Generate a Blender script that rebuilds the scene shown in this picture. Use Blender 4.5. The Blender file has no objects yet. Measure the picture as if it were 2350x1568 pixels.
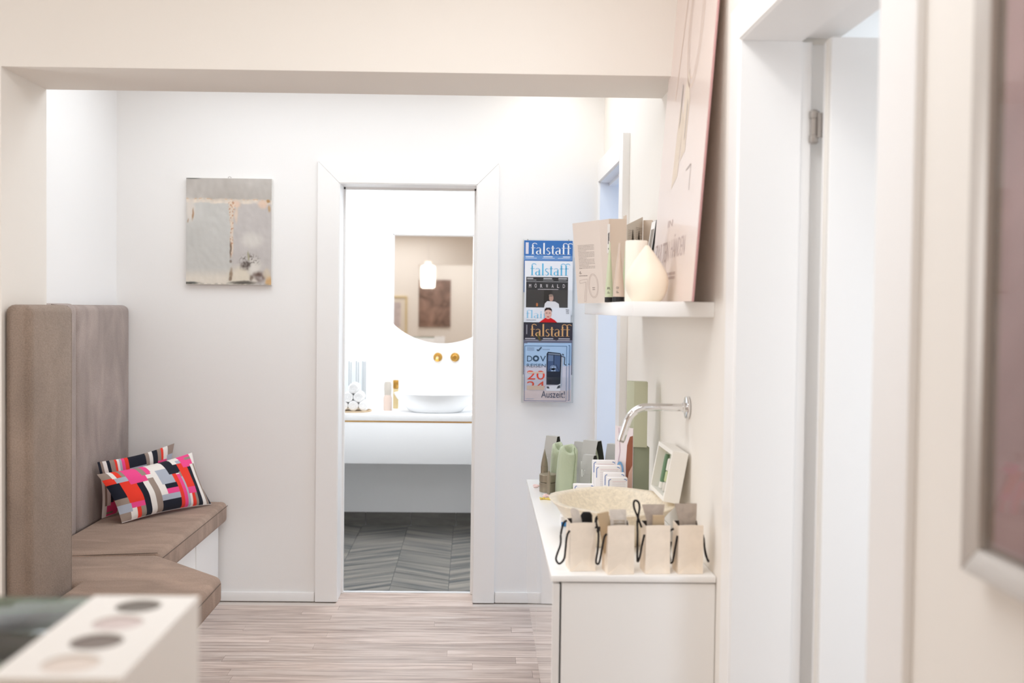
import bpy, bmesh, math, random
from math import sin, cos, pi, radians, sqrt
from mathutils import Vector, Matrix, noise
random.seed(11)
SC = bpy.context.scene
COL = SC.collection

# ------------------------------------------------------------------ camera
cam_d = bpy.data.cameras.new('camera'); cam = bpy.data.objects.new('camera', cam_d); COL.objects.link(cam)
EYE, YAW, PITCH, ROLL, FPX = 1.4478, 0.015, 0.0278, 0.0115, 2372.63
fw = Vector((sin(YAW)*cos(PITCH), cos(YAW)*cos(PITCH), -sin(PITCH)))
rt = Vector((cos(YAW), -sin(YAW), 0)); up = rt.cross(fw)
r2 = rt*cos(ROLL) + up*sin(ROLL); u2 = up*cos(ROLL) - rt*sin(ROLL)
M = Matrix((r2, u2, -fw)).transposed().to_4x4(); M.translation = (0, 0, EYE)
cam.matrix_world = M
cam_d.sensor_width = 36; cam_d.lens = 36*FPX/2350
cam_d.shift_x = 0.0245; cam_d.shift_y = -0.00404
cam_d.clip_start = .05
cam_d.dof.use_dof = True; cam_d.dof.focus_distance = 4.1; cam_d.dof.aperture_fstop = 2.6
SC.camera = cam

# ------------------------------------------------------------------ world, exposure, lamps
w = bpy.data.worlds.new('world'); SC.world = w; w.use_nodes = True
w.node_tree.nodes['Background'].inputs[0].default_value = (.75, .85, 1, 1)
w.node_tree.nodes['Background'].inputs[1].default_value = .6
SC.view_settings.view_transform = 'Standard'; SC.view_settings.look = 'None'
SC.view_settings.gamma = 1; SC.view_settings.use_curve_mapping = False
SC.view_settings.exposure = 0.0
SC.cycles.max_bounces = 14; SC.cycles.diffuse_bounces = 10; SC.cycles.glossy_bounces = 6
SC.cycles.transmission_bounces = 8; SC.cycles.transparent_max_bounces = 16
SC.cycles.use_denoising = True

def area(name, loc, aim, size, watts, col, size_y=None, shape='RECTANGLE', spread=180):
    l = bpy.data.lights.new(name, 'AREA'); l.energy = watts; l.color = col; l.shape = shape
    l.size = size; l.size_y = size_y or size; l.spread = radians(spread)
    o = bpy.data.objects.new(name, l); COL.objects.link(o); o.location = loc
    o.rotation_euler = (Vector(aim)-Vector(loc)).to_track_quat('-Z', 'Y').to_euler()
    return o
WARM = (1, .995, .965); SOFT = (.875, .945, 1); COOL = (.57, .755, 1); WHITE = (.93, .965, 1)
area('ceiling_panel_light', (-.15, 1.75, 2.585), (-.15, 1.75, 0), 1.1, 17.5, (.91, .955, 1), 1.6)
area('beam_fill_light', (.15, 1.9, 2.58), (.3, 3.3, 2.0), .16, 3.6, WARM, shape='DISK')  # unseen fill aimed sideways to brighten the beam front
area('beam_fill_light', (-1.0, 1.9, 2.58), (-.9, 3.3, 2.1), .16, 2, WARM, shape='DISK')  # second added fill, for the left part of the beam
area('rear_fill_light', (-1.2, -1.5, 2.585), (-1.2, -1.5, 0), 1.4, 17, (.96, .98, 1), 1.0)  # added fill behind the camera, brightens the room in the mirror
area('corridor_fill_light', (-.4, -3.4, 2.585), (-.4, -3.4, 0), 1.2, 18, WHITE, 1.0)  # added fill, lifts the far corridor seen in the mirror
area('left_fill_light', (-3.22, 2.58, 1.45), (.6, 3.1, 1.2), 1.0, 16, (.93, .965, 1), 1.7, spread=115)  # unseen fill, no window here; lights the right wall under the shelf
area('alcove_spot_light', (.36, 4.82, 2.58), (.36, 4.95, 0), .12, .9, (1, .97, .9), shape='DISK')
area('alcove_panel_light', (-.5, 4.25, 2.585), (-.5, 4.25, 0), 1.9, 16.5, SOFT, .9)
area('side_room_daylight_light', (2.85, 4.35, 1.5), (0, 4.5, 1.5), 1.3, 17, COOL, 2.0)
area('next_room_daylight_light', (1.5, .1, 1.0), (1.15, 2.4, 1.1), 1.1, 18, (.76, .875, 1), 1.7)
area('next_room_fill_light', (1.9, 2.95, 2.58), (1.9, 2.95, 0), .8, 9, (.84, .92, 1), .6)  # added fill for the next room's wall above the open leaf
area('bathroom_panel_light', (-.3, 6.0, 2.585), (-.3, 6.0, 0), 1.3, 27, WHITE, 1.0)

# ------------------------------------------------------------------ materials
def lin(c):
    return tuple((v/255/12.92 if v/255 <= .04045 else ((v/255+.055)/1.055)**2.4) for v in c)
MATS = {}
def mat(name, rgb, rough=.5, metal=0, bump=0, bscale=200, var=0, vscale=6, spec=.5, trans=0, ior=1.45, coat=0, emit=None, estr=0, sheen=0, stretch=None):
    if name in MATS: return MATS[name]
    m = bpy.data.materials.new(name); m.use_nodes = True; nt = m.node_tree
    b = nt.nodes['Principled BSDF']; c = lin(rgb)
    b.inputs['Base Color'].default_value = (*c, 1); b.inputs['Roughness'].default_value = rough
    b.inputs['Metallic'].default_value = metal; b.inputs['Specular IOR Level'].default_value = spec
    b.inputs['Transmission Weight'].default_value = trans; b.inputs['IOR'].default_value = ior
    b.inputs['Coat Weight'].default_value = coat; b.inputs['Sheen Weight'].default_value = sheen
    if emit: b.inputs['Emission Color'].default_value = (*lin(emit), 1); b.inputs['Emission Strength'].default_value = estr
    if bump or var:
        tc = nt.nodes.new('ShaderNodeTexCoord'); src = tc.outputs['Object']
        if stretch:
            mp = nt.nodes.new('ShaderNodeMapping'); mp.inputs['Scale'].default_value = stretch
            nt.links.new(src, mp.inputs[0]); src = mp.outputs[0]
    if bump:
        n = nt.nodes.new('ShaderNodeTexNoise'); n.inputs['Scale'].default_value = bscale; n.inputs['Detail'].default_value = 4
        nt.links.new(src, n.inputs['Vector'])
        bp = nt.nodes.new('ShaderNodeBump'); bp.inputs['Strength'].default_value = bump; bp.inputs['Distance'].default_value = .004
        nt.links.new(n.outputs['Fac'], bp.inputs['Height']); nt.links.new(bp.outputs[0], b.inputs['Normal'])
    if var:
        n = nt.nodes.new('ShaderNodeTexNoise'); n.inputs['Scale'].default_value = vscale; n.inputs['Detail'].default_value = 5; n.inputs['Distortion'].default_value = .8
        nt.links.new(src, n.inputs['Vector'])
        r = nt.nodes.new('ShaderNodeValToRGB')
        r.color_ramp.elements[0].position = .3; r.color_ramp.elements[1].position = .7
        r.color_ramp.elements[0].color = (*[v*(1-var) for v in c], 1)
        r.color_ramp.elements[1].color = (*[min(1, v*(1+var)) for v in c], 1)
        nt.links.new(n.outputs['Fac'], r.inputs[0]); nt.links.new(r.outputs[0], b.inputs['Base Color'])
    MATS[name] = m; return m
def flat(rgb, rough=.6):                      # print ink or plain paper of one colour
    return mat('ink_%02x%02x%02x' % tuple(rgb), rgb, rough, spec=.25)
def attr_mat(name, rough=.8, bump=0, bscale=300, sheen=0):
    m = bpy.data.materials.new(name); m.use_nodes = True; nt = m.node_tree; b = nt.nodes['Principled BSDF']
    a = nt.nodes.new('ShaderNodeAttribute'); a.attribute_name = 'print'
    nt.links.new(a.outputs['Color'], b.inputs['Base Color']); b.inputs['Roughness'].default_value = rough
    b.inputs['Specular IOR Level'].default_value = .2; b.inputs['Sheen Weight'].default_value = sheen
    if bump:
        n = nt.nodes.new('ShaderNodeTexNoise'); n.inputs['Scale'].default_value = bscale
        tc = nt.nodes.new('ShaderNodeTexCoord'); nt.links.new(tc.outputs['Object'], n.inputs['Vector'])
        bp = nt.nodes.new('ShaderNodeBump'); bp.inputs['Strength'].default_value = bump; bp.inputs['Distance'].default_value = .002
        nt.links.new(n.outputs['Fac'], bp.inputs['Height']); nt.links.new(bp.outputs[0], b.inputs['Normal'])
    return m
def acrylic_mat():
    m = bpy.data.materials.new('clear_acrylic'); m.use_nodes = True; nt = m.node_tree; nt.nodes.remove(nt.nodes['Principled BSDF'])
    t = nt.nodes.new('ShaderNodeBsdfTransparent'); t.inputs[0].default_value = (.982, .988, .99, 1)
    g = nt.nodes.new('ShaderNodeBsdfGlossy'); g.inputs['Roughness'].default_value = .04
    lw = nt.nodes.new('ShaderNodeLayerWeight'); lw.inputs[0].default_value = .5
    pw = nt.nodes.new('ShaderNodeMath'); pw.operation = 'POWER'; pw.inputs[1].default_value = 4
    f = nt.nodes.new('ShaderNodeMath'); f.operation = 'MULTIPLY_ADD'; f.inputs[1].default_value = .35; f.inputs[2].default_value = .025
    nt.links.new(lw.outputs['Facing'], pw.inputs[0]); nt.links.new(pw.outputs[0], f.inputs[0])
    mx = nt.nodes.new('ShaderNodeMixShader')
    nt.links.new(f.outputs[0], mx.inputs[0]); nt.links.new(t.outputs[0], mx.inputs[1]); nt.links.new(g.outputs[0], mx.inputs[2])
    nt.links.new(mx.outputs[0], nt.nodes['Material Output'].inputs[0]); return m

WALL = mat('white_wall_paint', (240, 238, 236), .85, bump=.06, bscale=240)
WALLC = mat('cream_wall_paint', (239, 234, 227), .85, bump=.06, bscale=240)
TRIM = mat('white_trim_lacquer', (242, 240, 238), .38)
BATHW = mat('bathroom_white_paint', (244, 245, 246), .8)
CAB = mat('white_lacquer', (246, 245, 243), .22, spec=.5)
GLOSS = mat('white_high_gloss', (240, 238, 236), .06, spec=.75, coat=.6)
def suede(name, rgb, var, stretch, grain=.14, bump=.6):
    m = mat(name, rgb, .82, var=var, vscale=5, spec=.25, sheen=.12, stretch=stretch); nt = m.node_tree; b = nt.nodes['Principled BSDF']
    src = b.inputs['Base Color'].links[0].from_socket
    tc = nt.nodes.new('ShaderNodeTexCoord'); n = nt.nodes.new('ShaderNodeTexNoise'); n.inputs['Scale'].default_value = 260; n.inputs['Detail'].default_value = 3
    nt.links.new(tc.outputs['Object'], n.inputs['Vector'])
    mr = nt.nodes.new('ShaderNodeMapRange'); mr.inputs[1].default_value = .35; mr.inputs[2].default_value = .65; mr.inputs[3].default_value = 1-grain; mr.inputs[4].default_value = 1+grain
    hs = nt.nodes.new('ShaderNodeHueSaturation'); nt.links.new(n.outputs['Fac'], mr.inputs[0]); nt.links.new(mr.outputs[0], hs.inputs['Value'])
    nt.links.new(src, hs.inputs['Color']); nt.links.new(hs.outputs[0], b.inputs['Base Color'])
    bp = nt.nodes.new('ShaderNodeBump'); bp.inputs['Strength'].default_value = bump; bp.inputs['Distance'].default_value = .003
    nt.links.new(n.outputs['Fac'], bp.inputs['Height']); nt.links.new(bp.outputs[0], b.inputs['Normal']); return m
LEATH = suede('taupe_suede_near', (150, 133, 120), .13, (1, 1, .6))
LEATH3 = suede('grey_taupe_suede', (162, 147, 140), .24, (1, 1.2, .5), .07)
LEATH2 = suede('taupe_suede_seat', (160, 136, 120), .2, (.8, 2.2, 1), .08)
SEAM = mat('dark_seam_thread', (104, 88, 77), .8)
CHROME = mat('chrome', (235, 235, 236), .06, metal=1)
STEEL = mat('brushed_steel', (172, 166, 161), .3, metal=1)
BRASS = mat('brass', (205, 160, 84), .22, metal=1)
STONE = mat('cream_travertine', (231, 219, 198), .35, bump=.15, bscale=80, var=.11, vscale=85, spec=.45)
BLACK = mat('black_plastic', (28, 26, 27), .5)
INK = flat((70, 66, 66)); WHITEINK = flat((250, 250, 250)); PAPER = flat((244, 243, 241))
ACR = acrylic_mat()

# ------------------------------------------------------------------ mesh helpers
class MB:
    def __init__(s): s.v = []; s.f = []; s.m = []
    def add(s, vs, fs, m=0):
        b = len(s.v); s.v += [tuple(p) for p in vs]; s.f += [tuple(i+b for i in f) for f in fs]; s.m += [m]*len(fs); return s
    def box(s, x0, y0, z0, x1, y1, z1, m=0):
        p = [(x, y, z) for z in (z0, z1) for y in (y0, y1) for x in (x0, x1)]
        return s.add(p, [(0, 2, 3, 1), (4, 5, 7, 6), (0, 1, 5, 4), (2, 6, 7, 3), (0, 4, 6, 2), (1, 3, 7, 5)], m)
    def prism(s, poly, z0, z1, m=0, taper=None):
        n = len(poly); q = taper or poly
        v = [(x, y, z0) for x, y in poly] + [(x, y, z1) for x, y in q]
        f = [tuple(range(n-1, -1, -1)), tuple(range(n, 2*n))] + [(i, (i+1) % n, n+(i+1) % n, n+i) for i in range(n)]
        return s.add(v, f, m)
    def poly(s, pts, m=0): return s.add(pts, [tuple(range(len(pts)))], m)
    def lathe(s, prof, c=(0, 0, 0), n=24, m=0, sx=1, sy=1, axis='z', cap=True):
        v = []; f = []
        for r, h in prof:
            for k in range(n):
                a = 2*pi*k/n; p = (r*cos(a)*sx, r*sin(a)*sy, h)
                if axis == 'y': p = (p[0], p[2], p[1])
                if axis == 'x': p = (p[2], p[0], p[1])
                v.append((p[0]+c[0], p[1]+c[1], p[2]+c[2]))
        for i in range(len(prof)-1):
            for k in range(n): f.append((i*n+k, i*n+(k+1) % n, (i+1)*n+(k+1) % n, (i+1)*n+k))
        if cap:
            if prof[0][0] > 1e-6: f.append(tuple(range(n-1, -1, -1)))
            if prof[-1][0] > 1e-6: f.append(tuple((len(prof)-1)*n+k for k in range(n)))
        return s.add(v, f, m)
    def tube(s, path, r, n=8, m=0, cap=True):
        P = [Vector(p) for p in path]; v = []; f = []; ref = Vector((.13, .27, .95)).normalized()
        for i, p in enumerate(P):
            t = (P[min(i+1, len(P)-1)]-P[max(i-1, 0)]).normalized()
            a = t.cross(ref); 
            if a.length < .05: a = t.cross(Vector((1, 0, 0)))
            a.normalize(); b = t.cross(a); rr = r[i] if isinstance(r, (list, tuple)) else r
            for k in range(n):
                q = p+a*rr*cos(2*pi*k/n)+b*rr*sin(2*pi*k/n); v.append(tuple(q))
        for i in range(len(P)-1):
            for k in range(n): f.append((i*n+k, i*n+(k+1) % n, (i+1)*n+(k+1) % n, (i+1)*n+k))
        if cap: f += [tuple(range(n-1, -1, -1)), tuple((len(P)-1)*n+k for k in range(n))]
        return s.add(v, f, m)
    def xf(s, mtx):
        s.v = [tuple(mtx @ Vector(p)) for p in s.v]; return s
def smooth_path(pts, k=6):
    P = [Vector(p) for p in pts]; out = []
    for i in range(len(P)-1):
        a, b, c, d = P[max(i-1, 0)], P[i], P[i+1], P[min(i+2, len(P)-1)]
        for j in range(k):
            t = j/k
            out.append(.5*((2*b)+(c-a)*t+(2*a-5*b+4*c-d)*t*t+(3*b-a-3*c+d)*t**3))
    out.append(P[-1]); return out
def children_root(o):
    while o.parent: o = o.parent
    return o
def obj(name, mb, m, parent=None, bevel=0, seg=2, smooth=True, local=False, recalc=True, angle=35):
    me = bpy.data.meshes.new(name)
    mats = m if isinstance(m, (list, tuple)) else [m]
    off = Vector((0, 0, 0))
    if parent is not None and not local: off = Vector(children_root(parent).location)
    me.from_pydata([tuple(Vector(p)-off) for p in mb.v], [], mb.f)
    for x in mats: me.materials.append(x)
    me.polygons.foreach_set('material_index', mb.m)
    if bevel or recalc:
        bm = bmesh.new(); bm.from_mesh(me)
        if recalc: bmesh.ops.recalc_face_normals(bm, faces=bm.faces)
        if bevel:
            es = [e for e in bm.edges if len(e.link_faces) == 2 and e.calc_face_angle(0) > radians(30)]
            bmesh.ops.bevel(bm, geom=es, offset=bevel, segments=seg, profile=.5, affect='EDGES', clamp_overlap=True)
        bm.to_mesh(me); bm.free()
    if smooth:
        me.polygons.foreach_set('use_smooth', [True]*len(me.polygons)); me.set_sharp_from_angle(angle=radians(angle))
    o = bpy.data.objects.new(name, me); COL.objects.link(o)
    if parent is not None: o.parent = parent
    return o
def tag(o, label=None, cat=None, group=None, kind=None):
    if label: o['label'] = label
    if cat: o['category'] = cat
    if group: o['group'] = group
    if kind: o['kind'] = kind
    return o
def thing(name, label, cat, loc=(0, 0, 0), rz=0, group=None):
    o = bpy.data.objects.new(name, None); COL.objects.link(o); o.location = loc; o.rotation_euler = (0, 0, rz); o.empty_display_size = .05
    return tag(o, label, cat, group)
def struct(name, mb, m, label=None, **k):
    o = obj(name, mb, m, **k); return tag(o, label, kind='structure')

# flat print: everything is laid out in a sheet's own (u, v) plane
class Sheet:
    def __init__(s, O, u, v, lift=.0004):
        s.O = Vector(O); s.u = Vector(u).normalized(); s.v = Vector(v).normalized(); s.n = s.u.cross(s.v).normalized(); s.l = lift
    def p(s, a, b, k=1): return tuple(s.O+s.u*a+s.v*b+s.n*s.l*k)
    def poly(s, mb, pts, k=1, m=0): mb.poly([s.p(a, b, k) for a, b in pts], m)
    def rect(s, mb, a0, b0, a1, b1, k=1, m=0): s.poly(mb, [(a0, b0), (a1, b0), (a1, b1), (a0, b1)], k, m)
    def ell(s, mb, a, b, ra, rb, k=1, m=0, n=20): s.poly(mb, [(a+ra*cos(2*pi*i/n), b+rb*sin(2*pi*i/n)) for i in range(n)], k, m)
    def ring(s, mb, a, b, ra, rb, w, k=1, m=0, n=32):
        for i in range(n):
            t0, t1 = 2*pi*i/n, 2*pi*(i+1)/n
            s.poly(mb, [(a+ra*cos(t0), b+rb*sin(t0)), (a+ra*cos(t1), b+rb*sin(t1)), (a+(ra-w)*cos(t1), b+(rb-w)*sin(t1)), (a+(ra-w)*cos(t0), b+(rb-w)*sin(t0))], k, m)
    def line(s, mb, pts, w, k=1, m=0):
        for (a, b), (c, d) in zip(pts, pts[1:]):
            L = max(1e-9, math.hypot(c-a, d-b)); nx, ny = -(d-b)/L*w/2, (c-a)/L*w/2
            s.poly(mb, [(a-nx, b-ny), (c-nx, d-ny), (c+nx, d+ny), (a+nx, b+ny)], k, m)
_txt = {}
def text2d(t):
    if t in _txt: return _txt[t]
    cu = bpy.data.curves.new('t', 'FONT'); cu.body = t; cu.size = 1; cu.resolution_u = 3
    o = bpy.data.objects.new('t', cu); COL.objects.link(o)
    dg = bpy.context.evaluated_depsgraph_get(); me = bpy.data.meshes.new_from_object(o.evaluated_get(dg))
    V = [(v.co.x, v.co.y) for v in me.vertices]; Fc = [tuple(p.vertices) for p in me.polygons]
    bpy.data.objects.remove(o); bpy.data.curves.remove(cu); bpy.data.meshes.remove(me)
    x0 = min(a for a, b in V); x1 = max(a for a, b in V); y0 = min(b for a, b in V); y1 = max(b for a, b in V)
    V = [((a-x0)/(x1-x0), (b-y0)/(y1-y0)) for a, b in V]; _txt[t] = (V, Fc); return _txt[t]
def put_text(sh, mb, t, a0, b0, a1, b1, k=1, m=0):
    V, Fc = text2d(t); mb.add([sh.p(a0+x*(a1-a0), b0+y*(b1-b0), k) for x, y in V], Fc, m)
# a high-contrast serif: thick stems, hairline joins (letters built from strokes on a 1-high x-height)
def serif(sh, mb, word, a0, b0, a1, b1, k=1, m=0):
    T, H = .17, .05; polys = []; x = 0
    def rect(p, q, r, s_): polys.append([(p, q), (r, q), (r, s_), (p, s_)])
    def arc(cx, cy, rx, ry, t0, t1, w0, w1, n=9):
        for i in range(n):
            A, B = t0+(t1-t0)*i/n, t0+(t1-t0)*(i+1)/n; wa, wb = w0+(w1-w0)*abs(sin(pi*i/n)), w0+(w1-w0)*abs(sin(pi*(i+1)/n))
            polys.append([(cx+rx*cos(A), cy+ry*sin(A)), (cx+rx*cos(B), cy+ry*sin(B)), (cx+(rx-wb)*cos(B), cy+(ry-wb*.6)*sin(B)), (cx+(rx-wa)*cos(A), cy+(ry-wa*.6)*sin(A))])
    for c in word:
        if c == 'f':
            rect(x+.12, 0, x+.12+T, 1.4); arc(x+.42, 1.4, .3, .3, pi, .25, H, .14); rect(x, .93, x+.5, .99); rect(x+.02, 0, x+.42, .04); x += .56
        elif c == 'a':
            rect(x+.42, 0, x+.42+T, .78); arc(x+.3, .74, .29, .28, 2.7, 0, H, .1); arc(x+.28, .27, .28, .29, .6, 2*pi-.6, H, .16, 12); rect(x+.42, 0, x+.68, .05); x += .74
        elif c == 'l': rect(x+.1, 0, x+.1+T, 1.7); rect(x, 0, x+.38, .04); x += .44
        elif c == 's':
            arc(x+.24, .76, .22, .25, .5, pi*1.25, H, .13); arc(x+.24, .25, .24, .27, -2.7, pi*.5-.1, H, .15); polys.append([(x+.04, .66), (x+.22, .62), (x+.44, .36), (x+.24, .42)]); x += .54
        elif c == 't': rect(x+.12, .06, x+.12+T, 1.3); rect(x, .93, x+.44, .99); arc(x+.32, .16, .2, .18, pi, 1.8*pi, H, .08); x += .5
        elif c == 'i': rect(x+.1, 0, x+.1+T, 1); rect(x+.1, 1.2, x+.1+T, 1.38); rect(x, 0, x+.38, .04); x += .44
        elif c == 'r': rect(x+.1, 0, x+.1+T, 1); arc(x+.4, .78, .2, .22, pi, .2, H, .12); rect(x, 0, x+.38, .04); x += .6
    for P in polys: sh.poly(mb, [(a0+px/x*(a1-a0), b0+py/1.7*(b1-b0)) for px, py in P], k, m)
def text_lines(sh, mb, a0, b1, a1, rows, pitch, h, seed=1, m=0, k=1):
    R = random.Random(seed)
    for i in range(rows):
        b = b1-i*pitch; a = a0; end = a1 if (i+1) % 5 else a0+(a1-a0)*R.uniform(.3, .8)
        while a < end:
            w_ = R.uniform(.04, .12)*(a1-a0); e = min(end, a+w_); sh.rect(mb, a, b-h, e, b, k, m); a = e+.012*(a1-a0)+.0006

# ------------------------------------------------------------------ setting
XR, D, NL, PX = .637, 5.059, -1.729, -1.439
YB1, YB2, ZB, CE = 3.187, 3.522, 2.168, 2.6
B = 6.862; BY = 5.225
# floor: base slab plus laminate strips
fl = struct('floor', MB().box(-3.3, -4.4, -.06, 3.2, BY, -.006), mat('floor_base', (214, 204, 196), .6), 'pale greige wood laminate floor of the hall')
def laminate():
    m = bpy.data.materials.new('laminate'); m.use_nodes = True; nt = m.node_tree; b = nt.nodes['Principled BSDF']
    tc = nt.nodes.new('ShaderNodeTexCoord'); oi = nt.nodes.new('ShaderNodeObjectInfo')
    mp = nt.nodes.new('ShaderNodeMapping'); mp.inputs['Scale'].default_value = (1.1, 17, 1)
    ad = nt.nodes.new('ShaderNodeVectorMath'); ad.operation = 'ADD'
    cb = nt.nodes.new('ShaderNodeCombineXYZ'); mu = nt.nodes.new('ShaderNodeMath'); mu.operation = 'MULTIPLY'; mu.inputs[1].default_value = 37
    nt.links.new(oi.outputs['Random'], mu.inputs[0]); nt.links.new(mu.outputs[0], cb.inputs[0]); nt.links.new(mu.outputs[0], cb.inputs[2])
    nt.links.new(tc.outputs['Object'], mp.inputs[0]); nt.links.new(mp.outputs[0], ad.inputs[0]); nt.links.new(cb.outputs[0], ad.inputs[1])
    n = nt.nodes.new('ShaderNodeTexNoise'); n.inputs['Scale'].default_value = 2.6; n.inputs['Detail'].default_value = 6; n.inputs['Roughness'].default_value = .62; n.inputs['Distortion'].default_value = .5
    nt.links.new(ad.outputs[0], n.inputs['Vector'])
    r = nt.nodes.new('ShaderNodeValToRGB'); e = r.color_ramp.elements
    e[0].position = .3; e[0].color = (*lin((150, 129, 119)), 1); e[1].position = .7; e[1].color = (*lin((224, 209, 200)), 1)
    x = e.new(.5); x.color = (*lin((197, 178, 167)), 1)
    nt.links.new(n.outputs['Fac'], r.inputs[0])
    hs = nt.nodes.new('ShaderNodeHueSaturation'); mr = nt.nodes.new('ShaderNodeMapRange'); mr.inputs[3].default_value = .88; mr.inputs[4].default_value = 1.12
    nt.links.new(oi.outputs['Random'], mr.inputs[0]); nt.links.new(mr.outputs[0], hs.inputs['Value'])
    nt.links.new(r.outputs[0], hs.inputs['Color']); nt.links.new(hs.outputs[0], b.inputs['Base Color'])
    b.inputs['Roughness'].default_value = .3; b.inputs['Specular IOR Level'].default_value = .5
    return m
LAM = laminate()
R = random.Random(5); row = 0; y = BY
while y > 3.5:
    y0 = y-.0805; x = -1.728
    x -= 0; first = True
    while x < XR:
        L = R.uniform(.35, 1.15) if first else 1.2; first = False; x1 = min(XR, x+L)
        if y > D:                       # inside the bathroom doorway
            a0, a1 = max(x, -.649), min(x1, .021)
        else: a0, a1 = x, x1
        if a1-a0 > .02:
            obj('plank', MB().box(a0+.0004, y0+.0005, -.006, a1-.0004, y-.0005, 0), LAM, fl, smooth=False, recalc=False)
        x = x1
    y = y0
nearp = MB(); R = random.Random(8); yy = y
while yy > -4.3:
    x = -3.25+R.uniform(-1, 0)
    while x < XR:
        x1 = min(XR, x+1.2); nearp.box(max(x, -3.25)+.0004, yy-.08, -.006, x1-.0004, yy-.0005, 0) if x1 > -3.2 else 0; x = x1
    yy -= .0805
tag(obj('near_planks', nearp, LAM, fl, smooth=False, recalc=False), kind='stuff')
struct('ceiling', MB().box(-3.4, -4.5, CE, 3.2, 7.1, CE+.1), WALL, 'plain white ceiling above the frame')
# right wall with two door openings (camera-side door 1, far door 2)
J1a, J1b, JZ = 1.60, 2.442, 2.086
M2a, M2b, MZ = 4.315, 5.03, 2.069
WX = .86
wr = MB()
wr.box(XR, -4.4, 0, WX, J1a-.02, CE); wr.box(XR, J1b+.03, 0, WX, M2a, CE); wr.box(XR, J1a-.02, JZ+.03, WX, J1b+.03, CE); wr.box(XR, M2a, MZ, WX, M2b, CE); wr.box(XR, M2b, 0, WX, D+.166, CE)
struct('wall_right', wr, WALLC, 'cream white wall on the right', smooth=False)
# back wall with the bathroom doorway
DL, DR, DZ = -.649, .021, 2.05
wb = MB(); wb.box(NL-.1, D, 0, DL, BY, CE); wb.box(DR, D, 0, WX, BY, CE); wb.box(DL, D, DZ, DR, BY, CE)
struct('wall_back', wb, WALL, 'white wall at the end of the hall around the bathroom doorway', smooth=False)
struct('wall_left', MB().box(NL-.1, YB2, 0, NL, D, CE), WALL, 'white side wall of the seating alcove', smooth=False)
struct('trim_1', MB().box(-3.3, YB1, ZB, XR, YB2, CE), WALLC, 'cream beam crossing the hall overhead', smooth=False)
struct('wall_pillar', MB().box(-3.3, YB1, 0, PX, YB2, ZB), WALLC, 'cream pillar under the left end of the beam', smooth=False)
struct('wall_far_left', MB().box(-3.4, -4.4, 0, -3.3, YB2, CE), WALLC, 'cream wall left of the frame', smooth=False)
wk = MB(); wk.box(-3.3, -2.5, 0, -.83, -2.4, CE); wk.box(-.83, -2.5, 2.12, XR, -2.4, CE); wk.box(-3.3, -4.5, 0, XR, -4.4, CE)
struct('wall_behind', wk, mat('beige_wall_paint', (247, 240, 230), .85), 'beige wall behind the camera seen in the round mirror', smooth=False)
# next rooms beyond the right wall
nr = MB(); nr.box(3.1, -.4, 0, 3.2, 3.6, CE); nr.box(WX, 3.5, 0, 3.1, 3.6, CE); nr.box(WX, -.5, 0, 3.1, -.4, CE)
struct('wall_next_room', nr, BATHW, 'bright white wall of the room behind the right door', smooth=False)
sr = MB(); sr.box(3.1, 3.6, 0, 3.2, 5.2, CE); sr.box(WX, 5.08, 0, 3.1, 5.2, CE)
struct('wall_side_room', sr, BATHW, 'white wall of the room behind the far right door', smooth=False)
# bathroom shell
struct('wall_bathroom_back', MB().box(-1.3, B, 0, 1.2, B+.1, CE), BATHW, 'bright white bathroom wall behind the mirror', smooth=False)
struct('wall_bathroom_left', MB().box(-1.4, BY, 0, -1.3, B+.1, CE), BATHW, 'bright white left bathroom wall', smooth=False)
struct('wall_bathroom_right', MB().box(1.1, BY, 0, 1.2, B, CE), BATHW, 'bright white right bathroom wall', smooth=False)
# baseboards
bb = MB(); bb.box(NL, D-.012, 0, -.758, D, .045); struct('baseboard_back_left', bb, TRIM, 'low white baseboard left of the bathroom doorway', bevel=.002)
bb = MB(); bb.box(.130, D-.012, 0, XR-.035, D, .052); struct('baseboard_back_right', bb, TRIM, 'low white baseboard right of the bathroom doorway', bevel=.002)
# doorway of the bathroom: lining and mitred architrave boards
d1 = tag(bpy.data.objects.new('door_1', None), 'white framed open doorway to the bathroom', kind='structure'); COL.objects.link(d1)
def arch(O, u, x0, x1, z1, wd, th, n, parent, wl=None):
    """three mitred boards round an opening from x0..x1 (along u) up to z1; n = direction out of the wall"""
    O, u, n = Vector(O), Vector(u), Vector(n); wl = wl or wd
    def board(pts):
        a = [tuple(O+u*p+Vector((0, 0, q))) for p, q in pts]; b = [tuple(Vector(t)+n*th) for t in a]; k = len(pts)
        mb = MB(); mb.add(a+b, [tuple(range(k)), tuple(range(2*k-1, k-1, -1))]+[(i, (i+1) % k, k+(i+1) % k, k+i) for i in range(k)])
        obj('architrave_board', mb, TRIM, parent, bevel=.0012, seg=1)
    g = .0006
    board([(x0-wl, 0), (x0, 0), (x0, z1-g), (x0-wl, z1+wd-g)])
    board([(x1, 0), (x1+wd, 0), (x1+wd, z1+wd-g), (x1, z1-g)])
    board([(x0-wl, z1+wd), (x0, z1), (x1, z1), (x1+wd, z1+wd)])
arch((0, D, 0), (1, 0, 0), DL, DR, DZ, .105, .016, (0, -1, 0), d1)
arch((0, BY, 0), (1, 0, 0), DL, DR, DZ, .08, .014, (0, 1, 0), d1)
lm = MB(); lm.box(DL, D-.014, 0, DL+.004, BY+.012, DZ); lm.box(DR-.004, D-.014, 0, DR, BY+.012, DZ); lm.box(DL, D-.014, DZ-.004, DR, BY+.012, DZ)
lm.box(DL, BY-.03, 0, DL+.014, BY, DZ); lm.box(DR-.014, BY-.03, 0, DR, BY, DZ); lm.box(DL, BY-.03, DZ-.014, DR, BY, DZ)
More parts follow.
